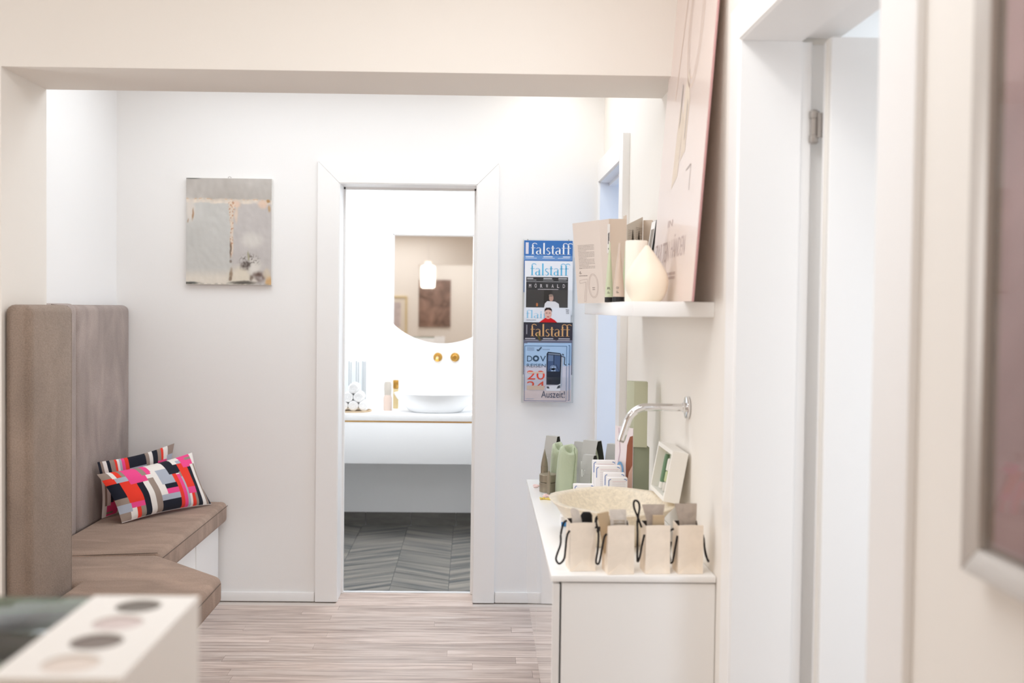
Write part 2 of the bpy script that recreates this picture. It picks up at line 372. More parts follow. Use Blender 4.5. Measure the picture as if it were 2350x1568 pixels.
obj('jamb', lm, TRIM, d1, bevel=.001, seg=1)
obj('threshold', MB().box(DL, BY-.012, -.004, DR, BY+.012, .004), mat('white_metal_strip', (225, 226, 228), .35), d1, bevel=.001)
# right door: lining, architrave, opened leaf and hinge
d2 = tag(bpy.data.objects.new('door_2', None), 'white door standing open in the near right wall', kind='structure'); COL.objects.link(d2)
lm = MB(); lm.box(XR-.010, J1b, 0, .772, J1b+.0299, JZ); lm.box(.772, J1b+.006, 0, .797, J1b+.0298, JZ); lm.box(.797, J1b+.0285, 0, WX+.01, J1b+.0298, JZ)
lm.box(XR-.010, J1a-.0199, 0, WX, J1a, JZ); lm.box(XR-.010, J1a-.02, JZ, .772, J1b+.0299, JZ+.0299); lm.box(.772, J1a, JZ+.012, WX+.005, J1b+.02, JZ+.03)
obj('jamb', lm, TRIM, d2, bevel=.002, seg=1)
arch((XR, 0, 0), (0, 1, 0), J1a-.004, J1b+.004, JZ+.004, .085, .014, (-1, 0, 0), d2, wl=.135)
lf = obj('door_leaf', MB().box(.816, 2.368, .008, 1.62, 2.422, 2.078), TRIM, d2, bevel=.003)
obj('leaf_edge_strip', MB().box(.8125, 2.372, .01, .8158, 2.396, 2.076), mat('grey_seal', (226, 221, 214), .5), lf)
hz0, hz1 = 1.848, 1.922
hg = obj('hinge', MB().lathe([(.0095, hz0+.018), (.0095, hz1-.018)], (.803, 2.440, 0), 14), STEEL, d2)
obj('hinge_knuckle', MB().lathe([(.0, hz0-.003), (.006, hz0-.003), (.0115, hz0+.001), (.0115, hz0+.017), (.009, hz0+.018)], (.803, 2.440, 0), 14), STEEL, hg)
obj('hinge_knuckle', MB().lathe([(.009, hz1-.018), (.0115, hz1-.017), (.0115, hz1-.001), (.006, hz1+.003), (0, hz1+.003)], (.803, 2.440, 0), 14), STEEL, hg)
obj('hinge_plate', MB().box(.806, 2.426, hz0+.01, .822, 2.430, hz1-.006), STEEL, hg)
# far right doorway
d3 = tag(bpy.data.objects.new('door_3', None), 'white framed doorway in the far right corner', kind='structure'); COL.objects.link(d3)
arch((XR, 0, 0), (0, 1, 0), M2a, M2b, MZ, .1, .03, (-1, 0, 0), d3)
lm = MB(); lm.box(XR-.02, M2b-.004, 0, WX, M2b, MZ); lm.box(XR-.02, M2a, 0, WX, M2a+.004, MZ); lm.box(XR-.02, M2a, MZ-.004, WX, M2b, MZ)
lm.box(.66, M2a, MZ-.02, .69, M2b, MZ)
obj('jamb', lm, mat('cool_lit_white_lacquer', (232, 236, 244), .5), d3)  # white jamb; bluish daylight of the side room put into its colour

# bathroom floor: chevron tiles
bf = struct('floor_bathroom', MB().box(-1.3, BY, -.05, 1.1, B, -.004), mat('dark_grout', (120, 122, 122), .8), 'grey chevron tiled bathroom floor')
def tile_mat(name, ang):
    m = bpy.data.materials.new(name); m.use_nodes = True; nt = m.node_tree; b = nt.nodes['Principled BSDF']
    tc = nt.nodes.new('ShaderNodeTexCoord'); mp = nt.nodes.new('ShaderNodeMapping'); mp.vector_type = 'TEXTURE'
    mp.inputs['Rotation'].default_value = (0, 0, ang); mp.inputs['Scale'].default_value = (1.2, .085, 1)
    n = nt.nodes.new('ShaderNodeTexNoise'); n.inputs['Scale'].default_value = 1.6; n.inputs['Detail'].default_value = 4
    nt.links.new(tc.outputs['Object'], mp.inputs[0]); nt.links.new(mp.outputs[0], n.inputs['Vector'])
    r = nt.nodes.new('ShaderNodeValToRGB'); e = r.color_ramp.elements
    e[0].position = .35; e[0].color = (*lin((84, 87, 88)), 1); e[1].position = .68; e[1].color = (*lin((152, 146, 137)), 1)
    nt.links.new(n.outputs['Fac'], r.inputs[0]); nt.links.new(r.outputs[0], b.inputs['Base Color']); b.inputs['Roughness'].default_value = .35
    return m
SL = radians(28.5); TLm = tile_mat('chevron_tile_left', SL); TRm = tile_mat('chevron_tile_right', -SL)
cw = .302; th = .272; rise = cw*math.tan(SL)
def clip(poly, y0, y1):
    for lim, sg in ((y0, 1), (y1, -1)):
        out = []
        for i in range(len(poly)):
            p, q = poly[i], poly[(i+1) % len(poly)]; dp, dq = (p[1]-lim)*sg, (q[1]-lim)*sg
            if dp >= 0: out.append(p)
            if dp*dq < 0: t = dp/(dp-dq); out.append((p[0]+(q[0]-p[0])*t, p[1]+(q[1]-p[1])*t))
        poly = out
        if len(poly) < 3: return []
    return poly
for c in range(-3, 5):
    xa = -.407+c*cw; xb = xa+cw; dn = (c % 2 == 0)
    for k in range(-2, 8):
        yb = BY+k*th-.03; ya0, yb0 = (yb+rise, yb) if dn else (yb, yb+rise); g = .0018
        P = clip([(xa+g, ya0+g), (xb-g, yb0+g), (xb-g, yb0+th-g), (xa+g, ya0+th-g)], BY+.014, B-.012)
        if P and xa > -1.25 and xb < 1.1: obj('tile', MB().prism(P, -.004, 0), TRm if dn else TLm, bf, smooth=False)
for k in range(8):
    x0 = -1.29+k*.3; obj('base_tile', MB().box(x0+.001, B-.012, 0, x0+.299, B, .085), mat('dark_base_tile', (104, 102, 98), .4, var=.18, vscale=7, stretch=(1, 1, 5)), bf, smooth=False)

# ------------------------------------------------------------------ bench with tall backrests
bench = thing('corner_bench', 'built in taupe suede bench with tall padded backrests round the pillar', 'bench', (-1.45, 4.3, 0))
ZS, ZSB = .491, .388
def seat(poly, name='seat_cushion'):
    o = obj(name, MB().prism(poly, ZSB, ZS, taper=None), LEATH2, bench, bevel=.026, seg=5); return o
s1 = seat([(-1.184, D-.004), (NL+.072, D-.004), (NL+.072, 3.93), (-1.50, 3.93), (-1.215, 3.966), (-1.184, 3.966)])
s2 = seat([(-.873, 3.649), (-1.188, 3.962), (-1.50, 3.926), (-1.656, 3.926), (-1.656, 3.545), (-1.347, 3.545), (-1.347, 3.17), (-1.427, 3.17), (-1.427, 2.95), (-.873, 2.95)])
def seam(pts, parent, r=.0017): obj('seam', MB().tube(pts, r, 5), SEAM, parent)
seam([(-1.1845, D-.006, ZS-.022), (-1.1845, 3.99, ZS-.022)], s1); seam([(-.8735, 3.625, ZS-.022), (-.8735, 2.98, ZS-.022)], s2)
seam([(-.905, 3.679, ZS-.0225), (-1.16, 3.932, ZS-.0225)], s2)
seam([(-1.2, 3.978, ZS+.0006), (-1.5, 3.9435, ZS-.004), (-1.655, 3.9435, ZS-.004)], s1, .0012)
def panel(x0, y0, x1, y1, z0=.45, z1=1.444, r=.03, m=None):
    x0 += .0015
    return obj('backrest_panel', MB().box(x0, y0, z0, x1, y1, z1), m or LEATH3, bench, bevel=r, seg=4)
panel(NL, 4.379, -1.66, D-.004, ZS-.03); p2 = panel(NL, 3.53, -1.655, 4.374, ZS-.03, 1.449)
p3 = panel(PX, 3.196, -1.352, 3.541, .40, 1.444, .026, LEATH)
seam([(-1.3528, 3.514, .43), (-1.3528, 3.514, 1.415), (-1.365, 3.514, 1.44), (-1.42, 3.514, 1.445)], p3, .0013)
pl = MB(); pl.box(-1.70, 3.98, 0, -1.225, D-.02, ZSB+.004); obj('plinth', pl, CAB, bench, bevel=.002, seg=1)
obj('plinth', MB().box(-1.60, 3.56, 0, -1.1, 3.975, ZSB+.004), CAB, bench, bevel=.002, seg=1); obj('plinth', MB().box(-1.42, 2.97, 0, -1.1, 3.18, ZSB+.004), CAB, bench, bevel=.002, seg=1)
obj('plinth_joint', MB().box(-1.226, 4.62, .02, -1.2215, 4.626, ZSB), CAB, bench)

# cushions with a block print
CC = dict(r=(238, 62, 44), p=(242, 76, 142), k=(28, 31, 44), c=(240, 233, 226), t=(156, 138, 126), g=(176, 181, 193))
LAY = [(0, 0, 1, 1, 'c'),
 (0, .86, .08, 1, 't'), (0, .74, .09, .86, 'r'), (0, .44, .11, .74, 'k'), (0, .32, .12, .44, 't'), (0, .16, .12, .32, 'g'), (0, 0, .1, .16, 't'),
 (.08, .84, .12, 1, 'c'), (.12, .84, .165, 1, 'r'), (.165, .84, .2, 1, 't'), (.09, .74, .21, .84, 'g'), (.11, .32, .255, .74, 'r'), (.12, .22, .255, .32, 'p'),
 (.12, 0, .165, .22, 'c'), (.165, 0, .205, .22, 'r'), (.205, 0, .255, .22, 't'),
 (.2, .66, .37, 1, 'p'), (.34, .78, .39, 1, 't'), (.39, .78, .44, 1, 'p'), (.255, 0, .315, .66, 'k'), (.315, 0, .37, .66, 'c'), (.37, 0, .43, .7, 't'), (.43, .2, .52, .82, 'c'),
 (.44, .82, .6, 1, 'c'), (.48, .52, .63, .82, 'g'), (.5, .43, .64, .52, 'k'), (.5, .33, .64, .43, 'p'), (.43, .22, .64, .33, 'g'), (.43, 0, .64, .22, 'k'),
 (.6, .68, .75, 1, 'k'), (.63, .52, .68, .68, 'r'), (.64, 0, .68, .6, 'r'), (.68, 0, .72, .66, 'p'), (.72, .6, .75, .7, 't'), (.72, 0, .75, .6, 'g'), (.7, .86, .8, 1, 'c'),
 (.74, .38, .85, .86, 'r'), (.74, .26, .85, .38, 'p'), (.75, 0, .78, .26, 'c'), (.78, 0, .82, .26, 'r'), (.82, 0, .86, .26, 't'), (.75, .86, .86, .93, 'g'),
 (.8, .76, .95, 1, 'p'), (.87, .9, .97, .95, 't'), (.85, 0, .9, .76, 'k'), (.9, 0, .945, .8, 'c'), (.945, 0, .975, .8, 't'), (.975, .3, 1, .9, 'c'), (.975, .0, 1, .3, 'k'), (.95, .9, 1, 1, 'c')]
FAB = attr_mat('printed_cotton', .85, .12, 500, .1)
def colour_at(s, t):
    k = 'c'
    for a0, b0, a1, b1, c in LAY:
        if a0 <= s < a1 and b0 <= t < b1: k = c
    return (*lin(CC[k]), 1)
def cushion(label, BL, BR, TR, TL, T, flip=False):
    th_ = thing('cushion', label, 'cushion', tuple(BL), 0, None)
    cBL, cBR, cTR, cTL = [Vector(c)-Vector(BL) for c in (BL, BR, TR, TL)]; u = cBR; v = (cTL+cTR-cBR)/2; L = u.length; Hh = v.length
    def grid(vals, n):
        g = sorted(set(round(x, 4) for x in vals) | set(i/n for i in range(n+1))); out = [g[0]]
        for x in g[1:]:
            if x-out[-1] > .004: out.append(x)
        out[-1] = 1.0; return out
    S = grid([c for r_ in LAY for c in (r_[0], r_[2])], 36); Tt = grid([c for r_ in LAY for c in (r_[1], r_[3])], 24)
    u = Vector(u).normalized(); v = Vector(v).normalized(); n = u.cross(v).normalized()
    vs = []; fs = []; cols = []
    for side in (1, -1):
        b0 = len(vs)
        for t in Tt:
            for s in S:
                e = (max(0, sin(pi*s))**.55)*(max(0, sin(pi*t))**.55)
                a = (s-.5)*L*(1-.07*sin(pi*t)*abs(2*s-1)**2)+.5*L
                b = (t-.5)*Hh*(1-.10*sin(pi*s)*abs(2*t-1)**2)+.5*Hh
                wob = .006*noise.noise(Vector((s*5+side, t*4, 3 if flip else 1)))*e
                a /= L; b /= Hh; p = cBL*(1-a)*(1-b)+cBR*a*(1-b)+cTR*a*b+cTL*(1-a)*b+n*(side*T/2*e+wob)
                vs.append(tuple(p))
        ns = len(S)
        for j in range(len(Tt)-1):
            for i in range(ns-1):
                q = (b0+j*ns+i, b0+j*ns+i+1, b0+(j+1)*ns+i+1, b0+(j+1)*ns+i)
                fs.append(q if side > 0 else q[::-1])
                sm, tm = (S[i]+S[i+1])/2, (Tt[j]+Tt[j+1])/2
                if flip: sm = 1-sm
                if flip: tm = 1-tm
                cols.append(colour_at(sm, tm))
    mb = MB(); mb.add(vs, fs)
    o = obj('cover', mb, FAB, th_, local=True, recalc=False, angle=180)
    at_ = o.data.color_attributes.new('print', 'FLOAT_COLOR', 'CORNER'); k = 0
    for p in o.data.polygons:
        for li in p.loop_indices: at_.data[li].color = cols[p.index]
    ed = [cBR*x+v*(Hh*(.10*.5*sin(pi*x))) for x in [i/14 for i in range(15)]]
    obj('piping', MB().tube(ed, .0016, 5), flat((200, 190, 186)), th_, local=True)
    return th_
cushion('front cushion on the bench, whole red, pink, black and white block print in view', (-1.512, 4.498, .497), (-1.236, 4.945, .497), (-1.332, 4.955, .742), (-1.616, 4.485, .710), .10)
cushion('rear cushion mostly hidden behind the other block printed cushion', (-1.636, 4.60, .495), (-1.452, 5.02, .495), (-1.44, 5.038, .775), (-1.634, 4.54, .755), .04, True)

# ------------------------------------------------------------------ painting on the back wall
pt = thing('painting', 'unframed grey abstract canvas with cream drips hanging left of the doorway', 'painting', (-1.18, D, 1.8))
x0, x1, z0, z1 = -1.387, -.973, 1.549, 2.064
cv = obj('canvas', MB().box(x0, D-.022, z0, x1, D-.002, z1), flat((226, 222, 216)), pt, bevel=.002)
nx, nz = 132, 164; vs = []; fs = []; cl = []
def nz_(a, b, s, o=0): return noise.noise(Vector((a*s, b*s, o)))
def sm(x, a, b):
    t = max(0, min(1, (x-a)/(b-a))); return t*t*(3-2*t)
def blob(a, b, ca, cb, ra, rb, soft=.5):
    return 1-sm(math.hypot((a-ca)/ra, (b-cb)/rb), 1-soft, 1+soft)
def paint(a0, b0):
    a = a0+.014*nz_(a0, b0, 7, 21)+.006*nz_(a0, b0, 25, 22); b = b0+.012*nz_(a0, b0, 8, 23)+.005*nz_(a0, b0, 28, 24)
    V3 = Vector; n1 = nz_(a0, b0, 24, 6); n2 = nz_(a0, b0, 50, 9)
    c = V3((182, 176, 170))+V3((12, 13, 14))*nz_(a0, b0, 3.2, 1)+V3((7, 7, 7))*nz_(a0, b0*.6, 14, 2)
    low = 1-sm(b, .77, .80); c = c.lerp(V3((194, 193, 189))+V3((9, 9, 9))*nz_(a0, b0, 4, 30), low*.8*(1-sm(a, .5, .58)))
    c = c.lerp(V3((190, 184, 182))+V3((8, 8, 8))*nz_(a0, b0, 5, 31), low*.7*sm(a, .5, .58))
    def mixin(rgb, k):
        nonlocal c
        c = c.lerp(V3(rgb), max(0, min(1, k)))
    mixin((208, 203, 196), .8*blob(a, b, .77, .42, .12, .07))
    mixin((216, 207, 194), .9*(1-sm(b, .05, .17))*(1-sm(a, .45, .56)))
    mixin((222, 208, 192), .9*(1-sm(abs(b-(.79-.01*a)), .012, .03))*(.75+.5*n1))            # horizontal drip band
    mixin((190, 158, 128), .7*(1-sm(abs(b-(.808-.012*a)), .002, .008))*sm(n1, -.1, .3))
    mixin((212, 203, 194), .9*blob(a, b, .045, .70, .05, .10)); mixin((158, 120, 88), .8*blob(a, b, .075, .665, .010, .05))
    mixin((158, 118, 84), .6*blob(a, b, .02, .60, .008, .02))
    mixin((218, 190, 170), .9*blob(a, b, .575, .755, .055, .035)); mixin((136, 98, 74), .8*blob(a, b, .54, .765, .014, .02)*sm(n2, -.3, .2)); mixin((158, 172, 184), .8*blob(a, b, .56, .72, .015, .014))
    xc = .533; wd = .018+.02*sm(b, .55, .75)
    st = (1-sm(abs(a-xc), wd*.6, wd*1.3))*sm(b, .24, .30)*(1-sm(b, .76, .79))
    mixin((218, 198, 178), .9*st*(.8+.4*n1)); mixin((178, 128, 98), .75*st*sm(n2, .05, .35)); mixin((222, 196, 172), .6*blob(a, b, .59, .66, .02, .07))
    mixin((112, 96, 82), .85*blob(a, b, .522, .335, .010, .075)); mixin((120, 106, 96), .8*blob(a, b, .522, .22, .014, .014))
    mixin((214, 186, 166), .85*blob(a, b, .90, .76, .055, .035)); mixin((166, 124, 78), .8*blob(a, b, .965, .79, .02, .015)); mixin((178, 140, 96), .7*blob(a, b, .975, .72, .015, .03))
    mixin((216, 206, 188), .9*blob(a, b, .64, .07, .14, .10)); mixin((205, 200, 192), .8*blob(a, b, .80, .17, .09, .07))
    mixin((88, 78, 74), .95*blob(a, b, .695, .185, .05, .045, .7)*(.7+.8*n1+.5*n2)); mixin((104, 96, 90), .8*blob(a, b, .74, .23, .10, .05, .6)*sm(n2+n1*.6, .0, .35)); mixin((150, 146, 116), .7*blob(a, b, .73, .27, .012, .04))
    mixin((214, 208, 200), .8*blob(a, b, .80, .155, .05, .045)); mixin((98, 80, 72), .9*blob(a, b, .855, .075, .075, .045, .7)*(.75+.9*n1)); mixin((110, 96, 86), .7*blob(a, b, .77, .06, .02, .03))
    mixin((214, 206, 196), .8*blob(a, b, .80, .03, .035, .03)); mixin((202, 158, 104), .8*blob(a, b, .975, .03, .035, .05)); mixin((206, 190, 164), .6*blob(a, b, .95, .1, .04, .05))
    mixin((128, 106, 84), .8*blob(a, b, .525, .10, .022, .05)*(.8+.6*n1)); mixin((120, 100, 84), .7*blob(a, b, .52, .06, .02, .02))
    mixin((84, 80, 74), .9*blob(a, b, .67, .018, .14, .016, .6)); mixin((70, 72, 68), .9*blob(a, b, .05, .012, .09, .012, .6)); mixin((140, 138, 130), .5*(1-sm(b, .004, .016))*sm(n1, -.2, .2)); mixin((74, 76, 72), .8*blob(a0, b0, .07, .998, .09, .006))
    return tuple(lin([max(0, min(255, x*1.03)) for x in c]))
for j in range(nz+1):
    for i in range(nx+1):
        a, b = i/nx, j/nz; vs.append((x0+.001+a*(x1-x0-.002), D-.0235-.0009*nz_(a, b, 18, 20), z0+.001+b*(z1-z0-.002))); cl.append((*paint(a, b), 1))
for j in range(nz):
    for i in range(nx): k = j*(nx+1)+i; fs.append((k, k+1, k+nx+2, k+nx+1))
mb = MB(); mb.add(vs, fs); pf = obj('paint_layer', mb, attr_mat('oil_paint', .6, .2, 60), cv, recalc=False)
at_ = pf.data.color_attributes.new('print', 'FLOAT_COLOR', 'POINT')
for i, c in enumerate(cl): at_.data[i].color = c
obj('hanger', MB().tube([(-1.187, D-.012, z1), (-1.187, D-.012, z1+.006), (-1.18, D-.01, z1+.009), (-1.173, D-.012, z1+.006), (-1.173, D-.012, z1)], .0012, 6), STEEL, pt)

# ------------------------------------------------------------------ magazine rack
rk = thing('magazine_rack', 'clear acrylic wall rack of stacked magazine pockets right of the doorway', 'rack', (.37, D, 1.39))
RX0, RX1 = .246, .498
m_ = MB(); m_.box(RX0, D-.006, .992, RX1, D-.002, 1.79); obj('back_plate', m_, ACR, rk)
for x in (RX0, RX1-.003): obj('side_rail', MB().box(x, D-.06, .994, x+.003, D-.006, 1.70), ACR, rk)
MY = [D-.0108-.0085*k for k in range(6)]
for k, zp in enumerate((1.527, 1.417, 1.247, 1.127, None, .994)):
    if zp is None: continue
    y0 = MY[k]; m_ = MB(); m_.box(RX0+.0031, y0-.0042, zp, RX1-.0031, y0-.003, zp+.125); m_.box(RX0+.0031, y0-.003, zp, RX1-.0031, y0+(.0037 if k < 5 else .0122), zp+.002)
    obj('pocket', m_, ACR, rk)
for x, z in ((.27, 1.7865), (.47, 1.7865)): obj('screw', MB().lathe([(.003, D-.0072), (.003, D-.006)], (x, 0, z), 10, axis='y'), STEEL, rk)
def magazine(label, x0, x1, z0, z1, y, rgb):
    t = thing('magazine', label, 'magazine', ((x0+x1)/2, y, z0))
    obj('cover', MB().box(x0, y, z0, x1, y+.0012, z1), flat(rgb, .35), t)
    obj('pages', MB().box(x0+.002, y+.0013, z0+.002, x1-.002, y+.0035, z1-.001), PAPER, t)
    return t, Sheet((x0, y, z0), (1, 0, 0), (0, 0, 1))
def prints(name, t, lst):
    for nm, fn, ink in lst:
        mb = MB(); fn(mb); o_ = obj(nm, mb, flat(ink), t, recalc=False, smooth=False); tag(o_, kind='stuff' if len(mb.f) > 1 else None)
# 1 blue
t, s = magazine('topmost magazine in the rack, blue cover with white title', .252, .489, 1.53, 1.783, MY[0], (66, 118, 184)); H = .253
def sky(mb):
    for k in range(7): s.rect(mb, 0, H-.096+k*.0032, .237, H-.096+(k+1)*.0032, 1)
prints('', t, [('sky_band', sky, (112, 152, 204)), ('title_lettering', lambda mb: serif(s, mb, 'falstaff', .034, H-.068, .232, H-.012, 2), (250, 250, 250)),
 ('spine_label', lambda mb: s.rect(mb, .008, H-.066, .022, H-.010, 2), (226, 222, 230)),
 ('small_print', lambda mb: [s.rect(mb, a, H-.081, a+w_, H-.077, 2) for a, w_ in ((.008, .04), (.095, .045), (.19, .036))]+[s.rect(mb, a, H-.087, a+w_, H-.085, 2) for a, w_ in ((.008, .055), (.09, .06), (.165, .06))], (232, 236, 244))])
# 2 white with the chef
t, s = magazine('white magazine with pale blue title and a chef in white on a dark photo', .256, .490, 1.42, 1.683, MY[1], (240, 240, 243)); H = .263
def dark(mb): s.rect(mb, .008, 0, .212, H-.078, 1)
prints('', t, [('title_lettering', lambda mb: serif(s, mb, 'falstaff', .028, H-.070, .216, H-.012, 2), (98, 186, 224)), ('cover_photo', dark, (62, 60, 60)),
 ('headline_strip', lambda mb: (s.rect(mb, .008, H-.1015, .212, H-.100, 3), [s.rect(mb, a, H-.088, a+w_, H-.083, 3) for a, w_ in ((.012, .03), (.092, .042), (.165, .042))], [s.rect(mb, a, H-.094, a+w_, H-.0925, 3) for a, w_ in ((.012, .045), (.09, .05), (.165, .04))]), (200, 198, 198)),
 ('cover_headline', lambda mb: [put_text(s, mb, c, .022+i*.0275, H-.130, .032+i*.0275, H-.113+(.005 if c == 'Ö' else 0), 3) for i, c in enumerate('MÖRWALD')]+[s.rect(mb, .065, H-.139, .165, H-.137, 3)], (222, 214, 214)),
 ('door_shape', lambda mb: s.rect(mb, .095, .03, .135, H-.142, 2), (32, 31, 32)),
 ('chef_jacket', lambda mb: s.poly(mb, [(.095, .030), (.172, .030), (.168, .055), (.15, .066), (.112, .068), (.10, .056)], 4), (236, 232, 234)),
 ('chef_face', lambda mb: s.ell(mb, .131, .083, .011, .0165, 5), (200, 158, 142)), ('chef_hair', lambda mb: s.ell(mb, .129, .0955, .0105, .0065, 6), (150, 128, 116)),
 ('flame', lambda mb: s.ell(mb, .062, .05, .005, .009, 4), (196, 120, 70))])
# 3 flair
t, s = magazine('pale magazine with a dark haired woman in red on its cover', .254, .482, 1.25, 1.456, MY[2], (228, 230, 236)); H = .206
prints('', t, [('title_lettering', lambda mb: serif(s, mb, 'flair', .010, H-.052, .116, H-.012, 1), (150, 202, 230)),
 ('red_top', lambda mb: s.poly(mb, [(.072, H-.074), (.165, H-.074), (.15, H-.06), (.132, H-.05), (.105, H-.05), (.088, H-.062)], 3), (206, 30, 36)),
 ('face', lambda mb: s.ell(mb, .118, H-.030, .0175, .025, 4, n=24), (222, 180, 166)), ('hair', lambda mb: s.poly(mb, [(.1, H-.022), (.101, H-.008), (.108, H+.0), (.128, H+.0), (.136, H-.008), (.137, H-.022), (.132, H-.014), (.118, H-.009), (.105, H-.014)], 5), (52, 40, 38)),
 ('eyes', lambda mb: (s.rect(mb, .107, H-.027, .1145, H-.0245, 6), s.rect(mb, .122, H-.027, .1295, H-.0245, 6)), (80, 58, 54)), ('lips', lambda mb: s.ell(mb, .118, H-.0445, .006, .0022, 6), (190, 70, 76)),
 ('small_print', lambda mb: (put_text(s, mb, 'TREND', .204, H-.03, .220, H-.007, 2), s.rect(mb, .012, H-.062, .06, H-.060, 2)), (120, 122, 130))])
# 4 dark
t, s = magazine('dark magazine with gold title below the pale one', .253, .492, 1.13, 1.384, MY[3], (58, 56, 66)); H = .254
prints('', t, [('lower_cover', lambda mb: s.rect(mb, 0, 0, .239, H-.085, 1), (110, 110, 128)), ('top_edge', lambda mb: s.rect(mb, 0, H-.004, .239, H, 1), (40, 46, 46)),
 ('title_lettering', lambda mb: serif(s, mb, 'falstaff', .034, H-.068, .228, H-.008, 2), (220, 172, 118)), ('spine_label', lambda mb: put_text(s, mb, 'I', .013, H-.058, .018, H-.012, 2), (150, 148, 156)),
 ('bottle', lambda mb: s.poly(mb, [(.062, H-.055), (.07, H-.05), (.086, H-.088), (.078, H-.092)], 3), (92, 84, 50)),
 ('small_print', lambda mb: [s.rect(mb, a, H-.081, a+w_, H-.077, 2) for a, w_ in ((.008, .05), (.095, .05), (.17, .056))]+[s.rect(mb, a, H-.088, a+w_, H-.086, 2) for a, w_ in ((.01, .06), (.09, .065), (.165, .06))], (205, 200, 206))])
# 5, 6 travel catalogues
def catalogue(label, x0, y, dz=0):
    t, s = magazine(label, x0, x0+.215, .997+dz, 1.282+dz, y, (168, 196, 226)); H = .285; Wd = .215
    def grad(c0, n0): return lambda mb: s.rect(mb, 0, 0, Wd, H*n0, 1+n0*.01)
    lst = [('lower_cover', lambda mb: s.rect(mb, 0, 0, Wd, H*.62, 1), (202, 200, 212)), ('ground', lambda mb: s.rect(mb, 0, 0, Wd, H*.2, 1.5), (216, 200, 200)),
     ('border_line', lambda mb: s.line(mb, [(.004, .006), (Wd-.008, .006), (Wd-.008, H-.012), (.004, H-.012), (.004, .006)], .0022, 2), (66, 104, 146)),
     ('check_mark', lambda mb: s.line(mb, [(.062, H-.03), (.069, H-.036), (.084, H-.018)], .006, 3), (60, 80, 104)),
     ('small_print', lambda mb: [s.rect(mb, .014, H-.022-k*.006, .05, H-.0195-k*.006, 3) for k in range(3)]+[s.rect(mb, .09, H-.03, .125, H-.027, 3), s.rect(mb, .012, .014, .05, .016, 3)], (140, 160, 188)),
     ('company_name', lambda mb: (put_text(s, mb, 'D', .015, H-.088, .04, H-.060, 3), s.ring(mb, .058, H-.073, .0155, .015, .008, 3), put_text(s, mb, 'V', .078, H-.088, .106, H-.060, 3), put_text(s, mb, 'REISEN', .014, H-.116, .106, H-.099, 3)), (56, 78, 102)),
     ('year_upper', lambda mb: (put_text(s, mb, '20', .016, H-.176, .102, H-.132, 3)), (222, 74, 54)),
     ('year_lower', lambda mb: (put_text(s, mb, '24', .016, H-.226, .102, H-.184, 3)), (220, 84, 60)),
     ('year_shine', lambda mb: (s.rect(mb, .02, H-.146, .1, H-.138, 4), s.rect(mb, .016, H-.226, .1, H-.205, 4)), (214, 190, 172)),
     ('bus_front', lambda mb: s.poly(mb, [(.110, .085), (.178, .085), (.182, H-.055), (.176, H-.046), (.116, H-.04), (.110, H-.05)], 3), (38, 44, 58)),
     ('bus_windscreen', lambda mb: s.poly(mb, [(.115, .15), (.174, .15), (.177, H-.06), (.116, H-.054)], 4), (72, 92, 128)),
     ('bus_driver', lambda mb: (s.ell(mb, .142, .168, .014, .012, 5), s.rect(mb, .132, .15, .154, .165, 5)), (150, 170, 200)),
     ('bus_bumper', lambda mb: s.poly(mb, [(.110, .055), (.178, .055), (.178, .09), (.16, .082), (.110, .078)], 5), (230, 230, 236)),
     ('bus_side', lambda mb: s.poly(mb, [(.178, .07), (.186, .08), (.189, H-.07), (.182, H-.055), (.178, H-.06)], 3), (176, 182, 196)), ('bus_sign', lambda mb: s.poly(mb, [(.117, H-.052), (.176, H-.057), (.176, H-.050), (.118, H-.045)], 5), (120, 132, 150)),
     ('bus_headlight', lambda mb: (s.poly(mb, [(.112, .068), (.126, .066), (.122, .076), (.112, .077)], 6), s.poly(mb, [(.160, .066), (.177, .070), (.177, .084), (.166, .08)], 6)), (70, 74, 86)), ('bus_wiper', lambda mb: (s.line(mb, [(.12, .152), (.14, .18)], .0018, 5), s.line(mb, [(.172, .152), (.155, .185)], .0018, 5), s.rect(mb, .144, .15, .1465, H-.056, 5)), (26, 30, 40)), ('bus_glare', lambda mb: s.poly(mb, [(.118, .2), (.142, .2), (.142, H-.057), (.118, H-.055)], 4.5), (104, 124, 156)),
     ('bus_mirror', lambda mb: (s.line(mb, [(.178, H-.06), (.198, H-.066), (.196, H-.1), (.205, H-.104)], .004, 4), s.line(mb, [(.186, H-.05), (.192, H-.056)], .006, 4)), (64, 68, 78)),
     ('script_lettering', lambda mb: put_text(s, mb, 'Auszeit!', .086, .022, .200, .055, 6), (66, 78, 104))]
    prints('', t, lst)
catalogue('front travel catalogue with coach photo in the lowest rack pocket', .256, MY[5])
catalogue('rear travel catalogue peeking out right behind the front one', .272, MY[4], .003)

